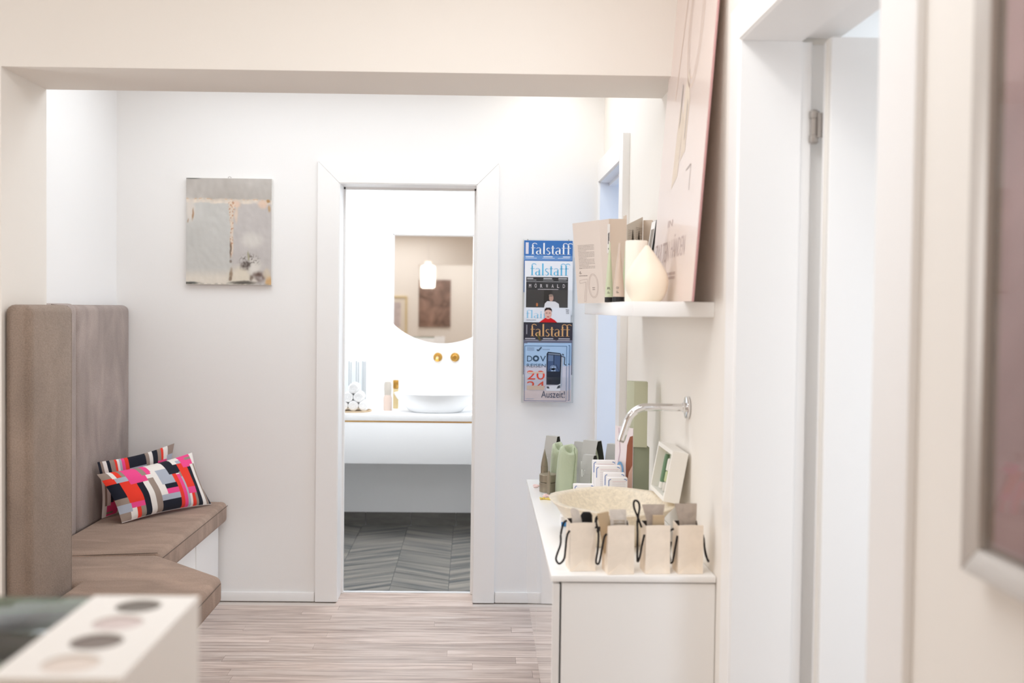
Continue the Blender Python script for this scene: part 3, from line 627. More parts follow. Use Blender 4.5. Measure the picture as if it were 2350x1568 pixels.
# ------------------------------------------------------------------ floating cabinet, stone basin, faucet
cab = thing('washbasin_cabinet', 'white wall hung cabinet along the right wall carrying the stone basin', 'cabinet', (.42, 3.37, .33))
ZC = .7664; CY0, CY1 = 2.628, 4.119; CXn, CXf = .211, .227
obj('countertop', MB().prism([(CXn, CY0), (XR-.0015, CY0), (XR-.0015, CY1), (CXf, CY1)], ZC-.017, ZC), CAB, cab, bevel=.0025)
def fx(y): return CXn+.004+(CXf-CXn)*(y-CY0)/(CY1-CY0)
obj('carcass', MB().prism([(fx(CY0)+.024, CY0+.006), (XR-.0015, CY0+.006), (XR-.0015, CY1-.006), (fx(CY1)+.024, CY1-.006)], .33, ZC-.021), CAB, cab, bevel=.001, seg=1)
for ya, yb in ((CY0+.004, 3.372), (3.377, CY1-.004)):
    obj('cabinet_door', MB().prism([(fx(ya), ya), (fx(ya)+.019, ya), (fx(yb)+.019, yb), (fx(yb), yb)], .326, ZC-.023), GLOSS, cab, bevel=.0015, seg=1)
snk = thing('vessel_basin', 'round cream stone basin standing on the white cabinet', 'basin', (.422, 3.05, ZC))
cx, cy, rx, ry, zr = .422, 3.05, .186, .232, .884
prof = [(.0, 0), (.52, 0), (.56, .004), (.70, .045), (.9, .098), (1.0, .1176), (.995, .1190), (.90, .1185), (.86, .112), (.70, .066), (.45, .034), (.2, .025), (.0, .024)]
V = []; Fc = []; n = 56
for r_, h in prof:
    for k in range(n):
        a = 2*pi*k/n; wv = 1+.012*sin(3*a+1)+.008*sin(7*a); hh = h+(.003*sin(2*a+.6)+.002*sin(5*a) if h > .09 else 0)
        V.append((cx+r_*rx*wv*cos(a), cy+r_*ry*wv*sin(a), ZC+hh))
for i in range(len(prof)-1):
    for k in range(n): Fc.append((i*n+k, i*n+(k+1) % n, (i+1)*n+(k+1) % n, (i+1)*n+k))
mb = MB(); mb.add(V, Fc); obj('bowl', mb, STONE, snk, recalc=True, angle=50)
obj('drain', MB().lathe([(0, .8005-ZC), (.022, .8005-ZC), (.024, .797-ZC), (.024, .788-ZC)], (cx, cy, ZC-.006), 20), CHROME, snk)
fc = thing('wall_faucet', 'chrome wall mounted spout bending down over the stone basin', 'faucet', (XR, 3.0, 1.166))
obj('rosette', MB().lathe([(.0325, XR-.0105), (.0325, XR-.0015)], (0, 3.0, 1.166), 32, axis='x'), CHROME, fc, bevel=.0015)
pth = [(XR-.005, 3, 1.166), (.56, 3, 1.166)]
for k in range(0, 9):
    a = radians(72)*k/8; pth.append((.515-.06*sin(a), 3, 1.166-.06*(1-cos(a))))
ex = Vector(pth[-1]); dr = Vector((-cos(radians(72)), 0, -sin(radians(72)))); pth.append(tuple(ex+dr*.045)); pth.append(tuple(ex+dr*.058))
obj('spout', MB().tube(pth, .0113, 18), CHROME, fc)
obj('collar', MB().lathe([(.0145, XR-.019), (.0145, XR-.0105)], (0, 3.0, 1.166), 24, axis='x'), CHROME, fc)
ex2 = Vector(pth[-1]); obj('aerator', MB().tube([ex2-dr*.001, ex2+dr*.006], .0098, 16), STEEL, fc)

# gift bags
BAG = mat('cream_paper', (246, 233, 217), .75, var=.04, vscale=30)
ROPE = mat('black_cord', (26, 20, 22), .8)
FOIL = mat('taupe_sachet', (176, 162, 150), .42, var=.12, vscale=40)
def bag(label, x, y, rz, wd, dp, h, cont):
    t = thing('gift_bag', label, 'bag', (x, y, ZC), rz, 'small gift bags on the cabinet front edge')
    g = .0012; mb = MB()
    dv = .006
    O = [(0, 0), (wd/2, 0), (wd, 0), (wd, dp/2), (wd, dp), (wd/2, dp), (0, dp), (0, dp/2)]
    tp = [(0+.001, -.001), (wd/2, -.003), (wd-.001, -.001), (wd-.006, dp/2), (wd-.001, dp), (wd/2, dp+.002), (.001, dp), (.006, dp/2)]
    I = [(a+(g if a < wd/2 else -g if a > wd/2 else 0), b+(g if b < dp/2 else -g if b > dp/2 else 0)) for a, b in tp]
    hz = [h, h+.0015, h, h-.008, h, h+.001, h, h-.008]
    v = [(a, b, 0) for a, b in O]+[(a, b, z) for (a, b), z in zip(tp, hz)]+[(a, b, z) for (a, b), z in zip(I, hz)]+[(wd/2+(a-wd/2)*.86, dp/2+(b-dp/2)*.86, h*.3) for a, b in I]
    f = [tuple(range(7, -1, -1))]
    for L_ in range(3): f += [(L_*8+i, L_*8+(i+1) % 8, (L_+1)*8+(i+1) % 8, (L_+1)*8+i) for i in range(8)]
    f.append(tuple(24+i for i in range(8)))
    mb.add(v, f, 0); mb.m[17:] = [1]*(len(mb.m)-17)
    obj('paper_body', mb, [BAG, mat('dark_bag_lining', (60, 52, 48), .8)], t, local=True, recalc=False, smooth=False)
    fm = MB(); fm.add([(.0015, -.0032, .0008), (wd-.0015, -.0032, .0008), (wd/2, -.0012, h*.22), (.0015, .0005, .0008), (wd-.0015, .0005, .0008), (wd/2, .0005, h*.22)], [(0, 1, 2), (5, 4, 3), (0, 3, 4, 1), (1, 4, 5, 2), (2, 5, 3, 0)])
    obj('folded_base_flap', fm, BAG, t, local=True, smooth=False)
    for p in cont['cords']: obj('cord_handle', MB().tube(smooth_path(p, 6), .0028, 7), ROPE, t, local=True)
    cont['fill'](t, wd, dp, h)
    return t
def sachet(t, pts, name='sample_sachet', m=None, th=.004):
    """pillow-like packet from a bottom and top edge: (x0,x1,y,z) rows"""
    mb = MB(); n = 6; rows = len(pts); V = []
    for sgn in (1, -1):
        for x0_, x1_, yy_, zz_, thick in pts:
            for i in range(n+1):
                s_ = i/n; V.append((x0_+(x1_-x0_)*s_, yy_-sgn*thick*sin(pi*s_)**.6, zz_))
    off = rows*(n+1); Fq = []
    for j in range(rows-1):
        for i in range(n):
            q = (j*(n+1)+i, j*(n+1)+i+1, (j+1)*(n+1)+i+1, (j+1)*(n+1)+i); Fq.append(q); Fq.append(tuple(off+k for k in q[::-1]))
    mb.add(V, Fq); o = obj(name, mb, m or FOIL, t, local=True, recalc=False, angle=60); return o
def card(t, cx_, y_, z0_, wd_, h_, ang, name, m, th=.002):
    o = obj(name, MB().box(-wd_/2, -th/2, 0, wd_/2, th/2, h_).xf(Matrix.Translation((cx_, y_, z0_)) @ Matrix.Rotation(ang, 4, 'Y')), m, t, local=True, bevel=.0006, seg=1); return o
CLEARBAG = mat('pale_wrapper', (206, 196, 186), .3, var=.1, vscale=60)
KRAFT = mat('kraft_card', (196, 172, 140), .7)
LH = [(-.001, .045, .118), (-.010, .043, .112), (-.018, .038, .085), (-.020, .03, .06), (-.030, .022, .036), (-.034, .016, .022), (-.026, .012, .012), (-.014, .01, .025), (-.011, .008, .05), (-.008, .006, .085), (-.001, .006, .1)]
def fill1(t, wd, dp, h):
    sachet(t, [(.012, .03, .02, .06, .002), (.008, .034, .02, h+.002, .006), (.004, .026, .024, h+.028, .003), (.006, .016, .024, h+.034, .001)], m=CLEARBAG)
    obj('black_pouch', MB().lathe([(0, .03), (.014, .035), (.0165, h-.02), (.015, h+.013), (.010, h+.021), (0, h+.022)], (.049, .034, 0), 16, sx=1.05, sy=.8), mat('black_fabric', (16, 13, 14), .85), t, local=True)
def fill2(t, wd, dp, h):
    card(t, .012, .032, .05, .03, h-.02, -.18, 'kraft_sachet', KRAFT, .006)
    sachet(t, [(.012, .052, .026, .05, .003), (.012, .056, .026, h+.004, .008), (.01, .054, .028, h+.028, .005), (.008, .054, .03, h+.036, .001)], m=CLEARBAG)
    for k in range(4): card(t, .034, .0172+.0008*k, h-.012+.006*k, .03, .004, 0, 'ruled_strip', mat('beige_strip', (186, 170, 150), .6), .0015)
def fill3(t, wd, dp, h):
    sachet(t, [(.014, .046, .034, .05, .006), (.010, .05, .034, h+.004, .009), (.000, .056, .036, h+.036, .006), (-.003, .057, .036, h+.048, .0015)])
    card(t, .036, .014, .06, .03, h-.06+.024, 0, 'kraft_sachet', KRAFT, .006)
def fill4(t, wd, dp, h):
    sachet(t, [(.012, .05, .024, .05, .008), (.008, .052, .024, h+.002, .011), (-.002, .054, .026, h+.038, .007), (-.005, .054, .026, h+.052, .0015)])
c1 = [[(x, y, z+.006) for x, y, z in LH], ]
c2 = [[(-.001, .05, .108), (-.008, .052, .125), (-.016, .05, .138), (-.022, .04, .128), (-.018, .03, .10), (-.022, .02, .06), (-.027, .016, .03), (-.020, .012, .028), (-.014, .01, .06), (-.008, .008, .095), (-.001, .008, .104)],
      [(-.024, .04, .112), (-.022, .045, .137), (-.014, .045, .142), (-.010, .04, .13), (-.016, .03, .115), (-.020, .026, .105), (-.024, .02, .112)]]
c3 = [[(-.001, .045, .112), (-.012, .045, .14), (-.022, .045, .165), (-.022, .043, .182), (-.012, .043, .180), (-.008, .042, .165), (-.012, .04, .14), (-.014, .04, .118)],
      [(-.001, .012, .10), (-.008, .01, .07), (-.012, .01, .045), (-.018, .012, .03), (-.017, .02, .06), (-.015, .03, .10), (-.014, .04, .13)]]
c4 = [[(-.001, .048, .108), (-.013, .046, .098), (-.019, .04, .06), (-.017, .03, .03), (-.010, .02, .026), (-.006, .012, .06), (-.001, .008, .098)],
      [(-.014, .02, .08), (-.018, .02, .05), (-.015, .02, .03)]]
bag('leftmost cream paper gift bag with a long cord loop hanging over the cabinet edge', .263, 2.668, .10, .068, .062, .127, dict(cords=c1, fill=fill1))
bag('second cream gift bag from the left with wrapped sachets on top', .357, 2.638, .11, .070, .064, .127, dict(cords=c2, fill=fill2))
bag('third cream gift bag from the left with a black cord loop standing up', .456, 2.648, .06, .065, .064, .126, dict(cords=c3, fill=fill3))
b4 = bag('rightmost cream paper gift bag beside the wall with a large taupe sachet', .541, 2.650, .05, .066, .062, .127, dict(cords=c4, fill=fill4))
obj('cord_handle', MB().tube(smooth_path([(.067, .012, .1), (.070, .012, .085), (.073, .01, .06), (.079, .006, .036), (.081, .004, .033), (.075, .012, .05), (.072, .02, .09)], 6), .0028, 7), ROPE, b4, local=True)

# white display box propped on the basin rim
pb = thing('display_box', 'white open gift box with toiletries propped between basin rim and wall', 'box', (.58, 3.07, .898))
tm = Matrix.Translation((.558, 3.07, .898)) @ Matrix.Rotation(radians(10), 4, 'Y')
L2, hh, dd = .225, .148, .046; w_ = .012
WB = mat('white_card', (240, 237, 231), .6)
fr = MB(); fr.box(0, -L2/2, 0, dd, -L2/2+w_, hh); fr.box(0, L2/2-w_, 0, dd, L2/2, hh); fr.box(0, -L2/2+w_, 0, dd, L2/2-w_, w_); fr.box(0, -L2/2+w_, hh-w_, dd, L2/2-w_, hh); fr.box(dd-.003, -L2/2+w_, w_, dd, L2/2-w_, hh-w_)
obj('box_shell', fr.xf(tm), WB, pb, smooth=False)
obj('sage_insert', MB().box(dd-.02, -L2/2+w_, w_, dd-.0035, L2/2-w_, hh-w_).xf(tm), mat('sage_card', (176, 182, 164), .7), pb, smooth=False)
GREEN = mat('green_tube', (110, 142, 112), .5)
def stick(nm, y_, z_, r_, ln, m): obj(nm, MB().lathe([(0, 0), (r_*.9, 0), (r_, ln*.08), (r_, ln*.9), (r_*.8, ln), (0, ln)], (dd-.026, y_, z_), 12).xf(tm), m, pb)
stick('green_tube', .045, .035, .008, .085, GREEN); stick('white_cap', .045, .016, .0085, .019, WB)
stick('white_bottle', -.01, .078, .008, .036, WB); stick('lime_bottle', -.012, .045, .008, .031, mat('lime_bottle', (196, 204, 160), .4)); stick('pale_bottle', -.01, .016, .009, .026, mat('pale_bottle', (214, 208, 200), .4))

# jar, tubes, pouches, sleeves
OLIVE = mat('olive_grey_metal', (158, 148, 130), .34, metal=.4)
j = thing('cosmetic_jar', 'round olive grey metal cream jar at the far corner of the cabinet', 'jar', (.293, 3.85, ZC))
obj('pot', MB().lathe([(0, 0), (.0315, 0), (.033, .002), (.033, .0335), (.0315, .035), (0, .035)], (.293, 3.85, ZC), 32), OLIVE, j)
obj('lid', MB().lathe([(.0315, .0365), (.033, .038), (.033, .0635), (.031, .066), (0, .0665)], (.293, 3.85, ZC), 32), OLIVE, j)
t = thing('standing_tube', 'tapered olive grey tube standing behind the metal jar', 'tube', (.283, 3.915, ZC))
def tube_mb(x, y, h, r, capz):
    mb = MB(); V = []; n = 20
    for k in range(11):
        f = k/10; z = capz+(h-capz)*f; a = r*(1+.06*f); b = r*(1-.93*f**1.3)
        for q in range(n): V.append((x+a*cos(2*pi*q/n)*.85 if False else x+b*cos(2*pi*q/n), y+a*sin(2*pi*q/n), ZC+z))
    Fq = [(i*n+k, i*n+(k+1) % n, (i+1)*n+(k+1) % n, (i+1)*n+k) for i in range(10) for k in range(n)]; Fq += [tuple(range(n-1, -1, -1)), tuple(10*n+k for k in range(n))]
    mb.add(V, Fq); return mb
obj('tube_body', tube_mb(.283, 3.915, .15, .0135, .085), OLIVE, t); obj('cap', MB().lathe([(0, 0), (.014, 0), (.014, .084), (.0135, .0845)], (.283, 3.915, ZC), 20), OLIVE, t)
t = thing('slim_tube', 'slim olive grey stick standing in front of the metal jar', 'tube', (.291, 3.79, ZC))
obj('stick_body', MB().lathe([(0, .022), (.0072, .022), (.0078, .03), (.0075, .06), (.004, .082), (.0028, .086), (0, .087)], (.291, 3.79, ZC), 16), OLIVE, t)
obj('cap', MB().lathe([(0, 0), (.0062, 0), (.0064, .0218), (0, .0219)], (.291, 3.79, ZC), 16), OLIVE, t)
SAGE = mat('sage_quilted_fabric', (186, 197, 170), .8, bump=.5, bscale=90, sheen=.2)
SAGED = mat('sage_fold', (138, 152, 116), .85)
def pouch(label, x, y, h, ax, ay, lean, rz, hollow=True):
    t = thing('quilted_pouch', label, 'pouch', (x, y, ZC), rz, None)
    n = 32; prof = [(.88, 0, 0), (1.0, .03, 0), (1.03, .25, 0), (1.0, .5, 0), (.97, .75, 0), (.93, .9, 0), (.82, .965, 0), (.62, 1.0, 0), (.44, .985, 0), (.36, .93, 0), (.34, .8, 0)]
    V = []; Fq = []
    for r_, f, _ in prof:
        for k in range(n):
            a = 2*pi*k/n; c_, s_ = cos(a), sin(a)
            px, py = abs(c_)**.82*(1 if c_ > 0 else -1), abs(s_)**.82*(1 if s_ > 0 else -1)
            q = 1+(.05*noise.noise(Vector((c_*1.5+x*9, s_*1.5, f*7)))+.025*sin(f*22+c_*2) if r_ > .5 else 0)
            V.append((px*ax*r_*q+lean*f*h, py*ay*r_*q, f*h+(.005*sin(2*a+1)+.5*(.026*(s_-.35) if f > .95 else .010*(s_-.35)) if f > .78 else 0)))
    for i in range(len(prof)-1):
        for k in range(n): Fq.append((i*n+k, i*n+(k+1) % n, (i+1)*n+(k+1) % n, (i+1)*n+k))
    Fq += [tuple(range(n-1, -1, -1)), tuple((len(prof)-1)*n+k for k in range(n))]
    mb = MB(); mb.add(V, Fq); obj('pouch_body', mb, SAGE, t, local=True, recalc=False, angle=80)
    sm = MB(); pts = []
    for f in (.02, .2, .4, .6, .8, .93, .985):
        r_ = 1.03 if f < .9 else .8; pts.append((ax*r_*.52+lean*f*h, -ay*r_*1.0, f*h))
    obj('stitch_seam', MB().tube(smooth_path(pts, 4), .0012, 5), SAGED, t, local=True)
    return t
pouch('rolled sage green quilted pouch with open top right of the metal jar', .352, 3.80, .176, .037, .03, .07, .15)
pouch('narrow sage green quilted pouch directly behind the metal jar', .331, 3.95, .165, .025, .03, .04, .1)
SILV = mat('silver_grey_card', (192, 191, 188), .45); SILD = mat('dark_card_inside', (70, 72, 66), .7)
def sleeve(label, x, y, rz, wb, wt, h, dp, fillc=True, bulge=.012, group='silver card sleeves round the pouches'):
    """hollow tapered card sleeve with bowed sides, open at both ends, wrapped round a small pouch"""
    t = thing('card_sleeve', label, 'packaging', (x, y, ZC), rz, group); N = 8; out = []; inn = []
    L_ = []; R_ = []
    for i in range(N+1):
        f = i/N; hw = wb/2+(wt/2-wb/2)*f+bulge*sin(pi*f)*.9; L_.append((-hw, f*h)); R_.append((hw, f*h))
    ol = L_+R_[::-1]; g = .0016
    il = [(a+(g if a < 0 else -g), max(g, min(h-g, b))) for a, b in ol]
    n = len(ol); V = [(a, 0, b) for a, b in ol]+[(a, dp, b) for a, b in ol]+[(a, 0, b) for a, b in il]+[(a, dp, b) for a, b in il]; Fq = []; mm = []
    for i in range(n):
        k = (i+1) % n
        Fq += [(i, k, n+k, n+i), (2*n+k, 2*n+i, 3*n+i, 3*n+k), (k, i, 2*n+i, 2*n+k), (n+i, n+k, 3*n+k, 3*n+i)]; mm += [0, 1, 0, 0]
    mb = MB(); mb.add(V, Fq); mb.m = mm; obj('sleeve', mb, [SILV, SILD], t, local=True, recalc=True, smooth=False)
    if fillc:
        V = []; q = 20
        pr = [(.0, .01), (.72, .01), (.86, .2), (.82, .45), (.7, .65), (.5, .8), (.0, .83)]
        obj('pouch_inside', MB().lathe([(r_*wb/2, f*h) for r_, f in pr], (0, dp/2, 0), q, sy=dp/wb*.92), SAGE, t, local=True)
    mk = MB(); sh = Sheet((-wb/2-bulge*.75-.0008, dp*.75, h*.42), (0, -1, 0), (-.1, 0, 1), .0012)
    sh.rect(mk, 0, 0, .005, .028); sh.rect(mk, .009, .006, .0105, .024); sh.rect(mk, .013, .024, .0155, .027)
    obj('logo_mark', mk, WHITEINK, t, local=True, recalc=False)
    return t
sleeve('tall silver card sleeve behind the narrow green pouch', .345, 4.03, .95, .06, .02, .185, .05, False)
sleeve('tallest silver card sleeve, open on its right with green pouch inside', .497, 3.955, .95, .095, .03, .178, .062)
sleeve('small silver card sleeve in front of the tallest one', .470, 3.865, .95, .062, .022, .135, .045)
sleeve('slim silver card sleeve at the left of the tallest one', .452, 4.06, .95, .05, .024, .16, .04, False)
sleeve('silver card sleeve set apart in the corner behind the white packets', .594, 4.02, .95, .064, .03, .156, .058)
t = thing('green_carton', 'thin dark green carton edge between corner sleeve and portrait leaflet', 'box', (.575, 3.86, ZC))
obj('carton_body', MB().box(.5605, 3.84, ZC, .6, 3.88, ZC+.19), mat('dark_sage_card', (116, 124, 98), .6), t, bevel=.001)
# white packets with blue corners
PK = mat('white_packet_card', (243, 241, 241), .55); BLUEINK = (70, 116, 190)
def packet(label, x0, y0, z0, wd, dp, h, seed, tint=None):
    t = thing('white_packet', label, 'box', (x0+wd/2, y0+dp/2, z0), 0, 'white packets behind the basin')
    obj('carton', MB().box(x0, y0, z0, x0+wd, y0+dp, z0+h), PK, t, bevel=.0025)
    s = Sheet((x0, y0, z0), (1, 0, 0), (0, 0, 1)); mb = MB()
    s.line(mb, [(.004, h-.04), (.004, h-.010), (.007, h-.006), (.011, h-.005)], .0022); s.line(mb, [(wd-.012, h-.004), (wd-.006, h-.005), (wd-.003, h-.009)], .0022); tag(obj('blue_corner', mb, flat(BLUEINK), t, recalc=False), kind='stuff')
    mb = MB(); text_lines(s, mb, .016, h-.016, wd-.008, int((h-.03)/.006), .006, .0012, seed); obj('small_print', mb, flat((212, 202, 206)), t, recalc=False)
    mb = MB(); s.rect(mb, .016, h-.0125, wd-.006, h-.0115); obj('rule_line', mb, flat((222, 180, 184)), t, recalc=False)
packet('tallest white packet at the back of the packet row', .415, 3.475, ZC, .078, .026, .172, 1)
packet('second tallest white packet, just before the back one', .420, 3.44, ZC, .084, .026, .160, 2)
packet('lower white packet third in the row from the back', .444, 3.405, ZC, .07, .026, .141, 3)
packet('frontmost low white packet right behind the basin rim', .452, 3.372, ZC, .066, .026, .131, 4)
packet('separate white packet at the left behind the basin', .35, 3.46, ZC, .070, .028, .093, 5)
# blue and white carton half hidden under the basin
t = thing('blue_carton', 'small blue and white carton tucked under the left side of the basin', 'box', (.31, 3.21, ZC))
obj('carton', MB().box(.288, 3.225, ZC, .34, 3.27, ZC+.03), PK, t, bevel=.001); obj('blue_panel', MB().box(.2885, 3.2235, ZC+.0005, .325, 3.2249, ZC+.014), flat((76, 150, 214)), t)
# portrait leaflet
t = thing('portrait_leaflet', 'tall white leaflet with a face portrait and blue ring beside green boxes', 'leaflet', (.53, 3.5, ZC))
P0, P1 = Vector((.498, 3.535, ZC)), Vector((.546, 3.452, ZC)); uu = (P1-P0).normalized(); Wl = (P1-P0).length; hl = .285
nn = uu.cross(Vector((0, 0, 1)))
mb = MB(); mb.add([tuple(P0), tuple(P1), tuple(P1-nn*.002), tuple(P0-nn*.002)]+[tuple(Vector(p)+Vector((0, 0, hl))) for p in (P0, P1, P1-nn*.002, P0-nn*.002)], [(0, 1, 5, 4), (1, 2, 6, 5), (2, 3, 7, 6), (3, 0, 4, 7), (4, 5, 6, 7), (3, 2, 1, 0)])
lf_ = obj('leaflet_card', mb, flat((238, 228, 230)), t); s = Sheet(tuple(P0), tuple(uu), (0, 0, 1), .0005)
prints('', t, [('hair', lambda mb: s.poly(mb, [(.056, .075), (.062, .11), (.060, .16), (.066, .225), (.08, .255), (Wl, .26), (Wl, .14), (.086, .13), (.075, .1)], 1), (150, 92, 70)),
 ('face', lambda mb: s.poly(mb, [(.066, .05), (.07, .10), (.078, .135), (Wl, .16), (Wl, .04)], 2), (226, 188, 170)), ('red_corner', lambda mb: s.poly(mb, [(.06, .035), (Wl, .03), (Wl, .055), (.064, .06)], 3), (150, 52, 48)),
 ('blue_ring', lambda mb: s.ring(mb, .03, .135, .019, .03, .009, 3), (134, 184, 226)), ('cheek_lines', lambda mb: s.line(mb, [(.02, .28), (.028, .2), (.016, .15)], .004, 2), (206, 186, 196))])
# green boxes stacked by the wall
SG = mat('sage_green_card', (188, 190, 164), .6)
t = thing('sage_box', 'lower dark sage box standing behind the basin by the wall', 'box', (.59, 3.5, ZC), 0, None)
obj('carton', MB().box(.549, 3.455, ZC, .6025, 3.53, .988), mat('dark_sage_box_card', (142, 148, 126), .6), t, bevel=.0012)
t = thing('sage_box', 'upper pale sage box stacked on the dark sage box', 'box', (.57, 3.5, .9885), 0, None)
obj('carton', MB().prism([(.5475, 3.452), (.591, 3.438), (.5965, 3.49), (.532, 3.515)], .9888, 1.208), SG, t, bevel=.0012)
# little things at the left edge
YEL = mat('yellow_enamel', (222, 196, 96), .4)
t = thing('yellow_trinket', 'small yellow twisted trinket lying on the cabinet left of the basin', 'trinket', (.266, 3.68, ZC))
obj('wing', MB().prism([(.252, 3.672), (.265, 3.682), (.252, 3.71)], ZC, ZC+.005), YEL, t, bevel=.001); obj('wing', MB().prism([(.266, 3.682), (.289, 3.668), (.289, 3.705)], ZC, ZC+.005), YEL, t, bevel=.001)
obj('knot', MB().lathe([(0, 0), (.004, 0), (.005, .004), (.003, .008), (0, .0085)], (.2655, 3.683, ZC), 12), YEL, t)
for k, (x, y) in enumerate(((.252, 3.93), (.262, 3.955), (.252, 3.965), (.272, 3.73), (.287, 3.735), (.279, 3.76))):
    lb = ['palest pink pebble nearest the cabinet edge by the jar', 'pink pebble half behind the metal jar', 'pink pebble farthest back by the cabinet edge', 'small pink pebble beside the yellow trinket', 'pink pebble right of the yellow trinket', 'pink pebble between slim stick and trinket'][k]
    o = obj('pebble', MB().lathe([(0, 0), (.006, .0005), (.0085, .003), (.006, .006), (0, .0068)], (x, y, ZC), 12, sx=1.2), mat('pink_glass_pebble', (236, 206, 202), .2), None); tag(o, lb, 'pebble', 'pink pebbles on the cabinet')

# ------------------------------------------------------------------ wall shelf and what stands on it
sh_ = thing('wall_shelf', 'thick white floating shelf on the right wall above the cabinet', 'shelf', (XR, 3.27, 1.4515))
obj('shelf_board', MB().box(.422, 2.703, 1.4315, XR, 3.86, 1.4716), CAB, sh_, bevel=.002)
ZH = 1.472
# leaning poster
ps = thing('leaning_poster', 'large pale pink poster board leaning on the wall at the shelf end', 'poster', (.57, 2.92, ZH))
lean = math.atan2(.064, .93); pm = Matrix.Translation((.556, 2.61, ZH)) @ Matrix.Rotation(lean, 4, 'Y'); PLn, PHt = .615, 1.0
PINK = mat('pale_pink_board', (229, 212, 204), .28, spec=.6, coat=.3)
obj('board', MB().box(0, 0, 0, .006, PLn, PHt).xf(pm), PINK, ps, bevel=.0008, seg=1)
obj('board_edge', MB().box(.0002, -.0012, 0, .0058, -.0001, PHt).xf(pm), mat('mauve_edge', (196, 150, 148), .5), ps)
O_ = pm @ Vector((0, PLn, 0)); s = Sheet(O_, pm.to_3x3() @ Vector((0, -1, 0)), pm.to_3x3() @ Vector((0, 0, 1)), .0004)
FAINT = (206, 190, 186); FAINT2 = (222, 204, 192)
def tall(mb):
    put_text(s, mb, 'ZARTEN', .03, .118, .25, .176, 1); put_text(s, mb, 'HÄNDEN', .275, .126, .47, .192, 1)
prints('', ps, [('slogan_lettering', tall, (190, 172, 168)), ('upper_word', lambda mb: put_text(s, mb, 'IN', .2, .218, .27, .238, 1), (190, 172, 168)), ('lower_line', lambda mb: text_lines(s, mb, .2, .085, .37, 2, .012, .008, 3), (196, 178, 172)),
 ('zero_outline', lambda mb: (s.ring(mb, .37, .78, .10, .19, .012, 1), s.ring(mb, .37, .78, .075, .165, .006, 1)), FAINT2), ('seven_outline', lambda mb: s.line(mb, [(.07, .96), (.24, .96), (.15, .6)], .014, 1), FAINT2),
 ('figure_sketch', lambda mb: (s.poly(mb, [(.30, .40), (.36, .42), (.37, .56), (.33, .66), (.29, .60)], 1), s.poly(mb, [(.2, .33), (.28, .36), (.3, .52), (.24, .58)], 1)), (228, 214, 198)),
 ('figure_shadow', lambda mb: (s.poly(mb, [(.245, .50), (.26, .52), (.262, .62), (.25, .63)], 2), s.poly(mb, [(.335, .45), (.345, .46), (.35, .55), (.34, .57)], 2), s.line(mb, [(.4, .36), (.46, .37), (.46, .30)], .004, 2)), (186, 176, 170))])
# opened carton with the 70 flap
BEIGE = mat('beige_card', (220, 203, 186), .65); ROSE = mat('rose_grey_card', (224, 213, 205), .65)
bx = thing('presentation_carton', 'beige carton on the shelf with its 70 printed flap swung open left', 'box', (.46, 3.4, ZH))
c = MB(); c.box(.442, 3.36, ZH, .5, 3.364, ZH+.272); c.box(.497, 3.364, ZH, .5, 3.42, ZH+.285); c.box(.442, 3.418, ZH, .5, 3.421, ZH+.272); c.box(.442, 3.364, ZH, .445, 3.418, ZH+.268); c.box(.442, 3.36, ZH, .5, 3.42, ZH+.002)
obj('carton_body', c, BEIGE, bx, smooth=False)
fl_ = [(.352, 3.452), (.4375, 3.372)]
P0 = Vector((.352, 3.43, 1.4685)); P1 = Vector((.432, 3.363, 1.4705)); U = (P1-P0); Wf = U.length; U.normalize(); Vv = Vector((-.078, .03, 1)).normalized(); Nn = U.cross(Vv).normalized()
mb = MB(); q = [P0, P1, P1+Vv*.271, P0+Vv*.266]; mb.add([tuple(p) for p in q]+[tuple(p-Nn*.003) for p in q], [(0, 1, 2, 3), (7, 6, 5, 4), (0, 4, 5, 1), (1, 5, 6, 2), (2, 6, 7, 3), (3, 7, 4, 0)])
flp = obj('flap', mb, ROSE, bx, smooth=False)
mb = MB(); a_, b_ = P1-U*.0005, P1+Vv*.271; q = [P1-U*.0005, Vector((.4425, 3.359, ZH)), Vector((.4425, 3.359, ZH+.272)), P1+Vv*.270]; n_ = (q[1]-q[0]).cross(q[3]-q[0]).normalized()
mb.add([tuple(p) for p in q]+[tuple(p-n_*.002) for p in q], [(0, 1, 2, 3), (7, 6, 5, 4), (0, 4, 5, 1), (1, 5, 6, 2), (2, 6, 7, 3), (3, 7, 4, 0)]); obj('flap_hinge', mb, ROSE, bx, smooth=False)
s = Sheet(P0, U, Vv, .0005)
mb = MB(); text_lines(s, mb, .016, .192, .078, 17, .0047, .0011, 4); s.line(mb, [(.014, .098), (.019, .106), (.018, .097), (.024, .1)], .0012); text_lines(s, mb, .016, .116, .028, 1, .004, .0014, 6); text_lines(s, mb, .013, .092, .046, 1, .004, .0022, 7); text_lines(s, mb, .062, .052, .072, 2, .006, .0026, 8)
tag(obj('printed_letter', mb, flat((120, 108, 104)), flp, recalc=False), kind='stuff')
mb = MB(); s.line(mb, [(.014, .066), (.014, .076), (.044, .080), (.044, .074), (.033, .006), (.027, .006), (.038, .07), (.014, .066)], .0011); s.ring(mb, .0665, .057, .0195, .04, .0011); s.ring(mb, .0665, .057, .0155, .036, .0008)
obj('number_outline', mb, flat((186, 172, 166)), flp, recalc=False)
mb = MB(); mb.box(.4375, 3.3555, ZH+.16, .4455, 3.3572, ZH+.255); lbm = obj('white_label', mb, PAPER, bx)
s = Sheet((.4375, 3.3555, ZH+.16), (1, 0, 0), (0, 0, 1)); mb = MB(); s.rect(mb, .002, .03, .004, .065); s.rect(mb, .0045, .04, .0062, .068); s.rect(mb, .003, .012, .005, .017); obj('label_print', mb, flat((90, 84, 84)), lbm, recalc=False)
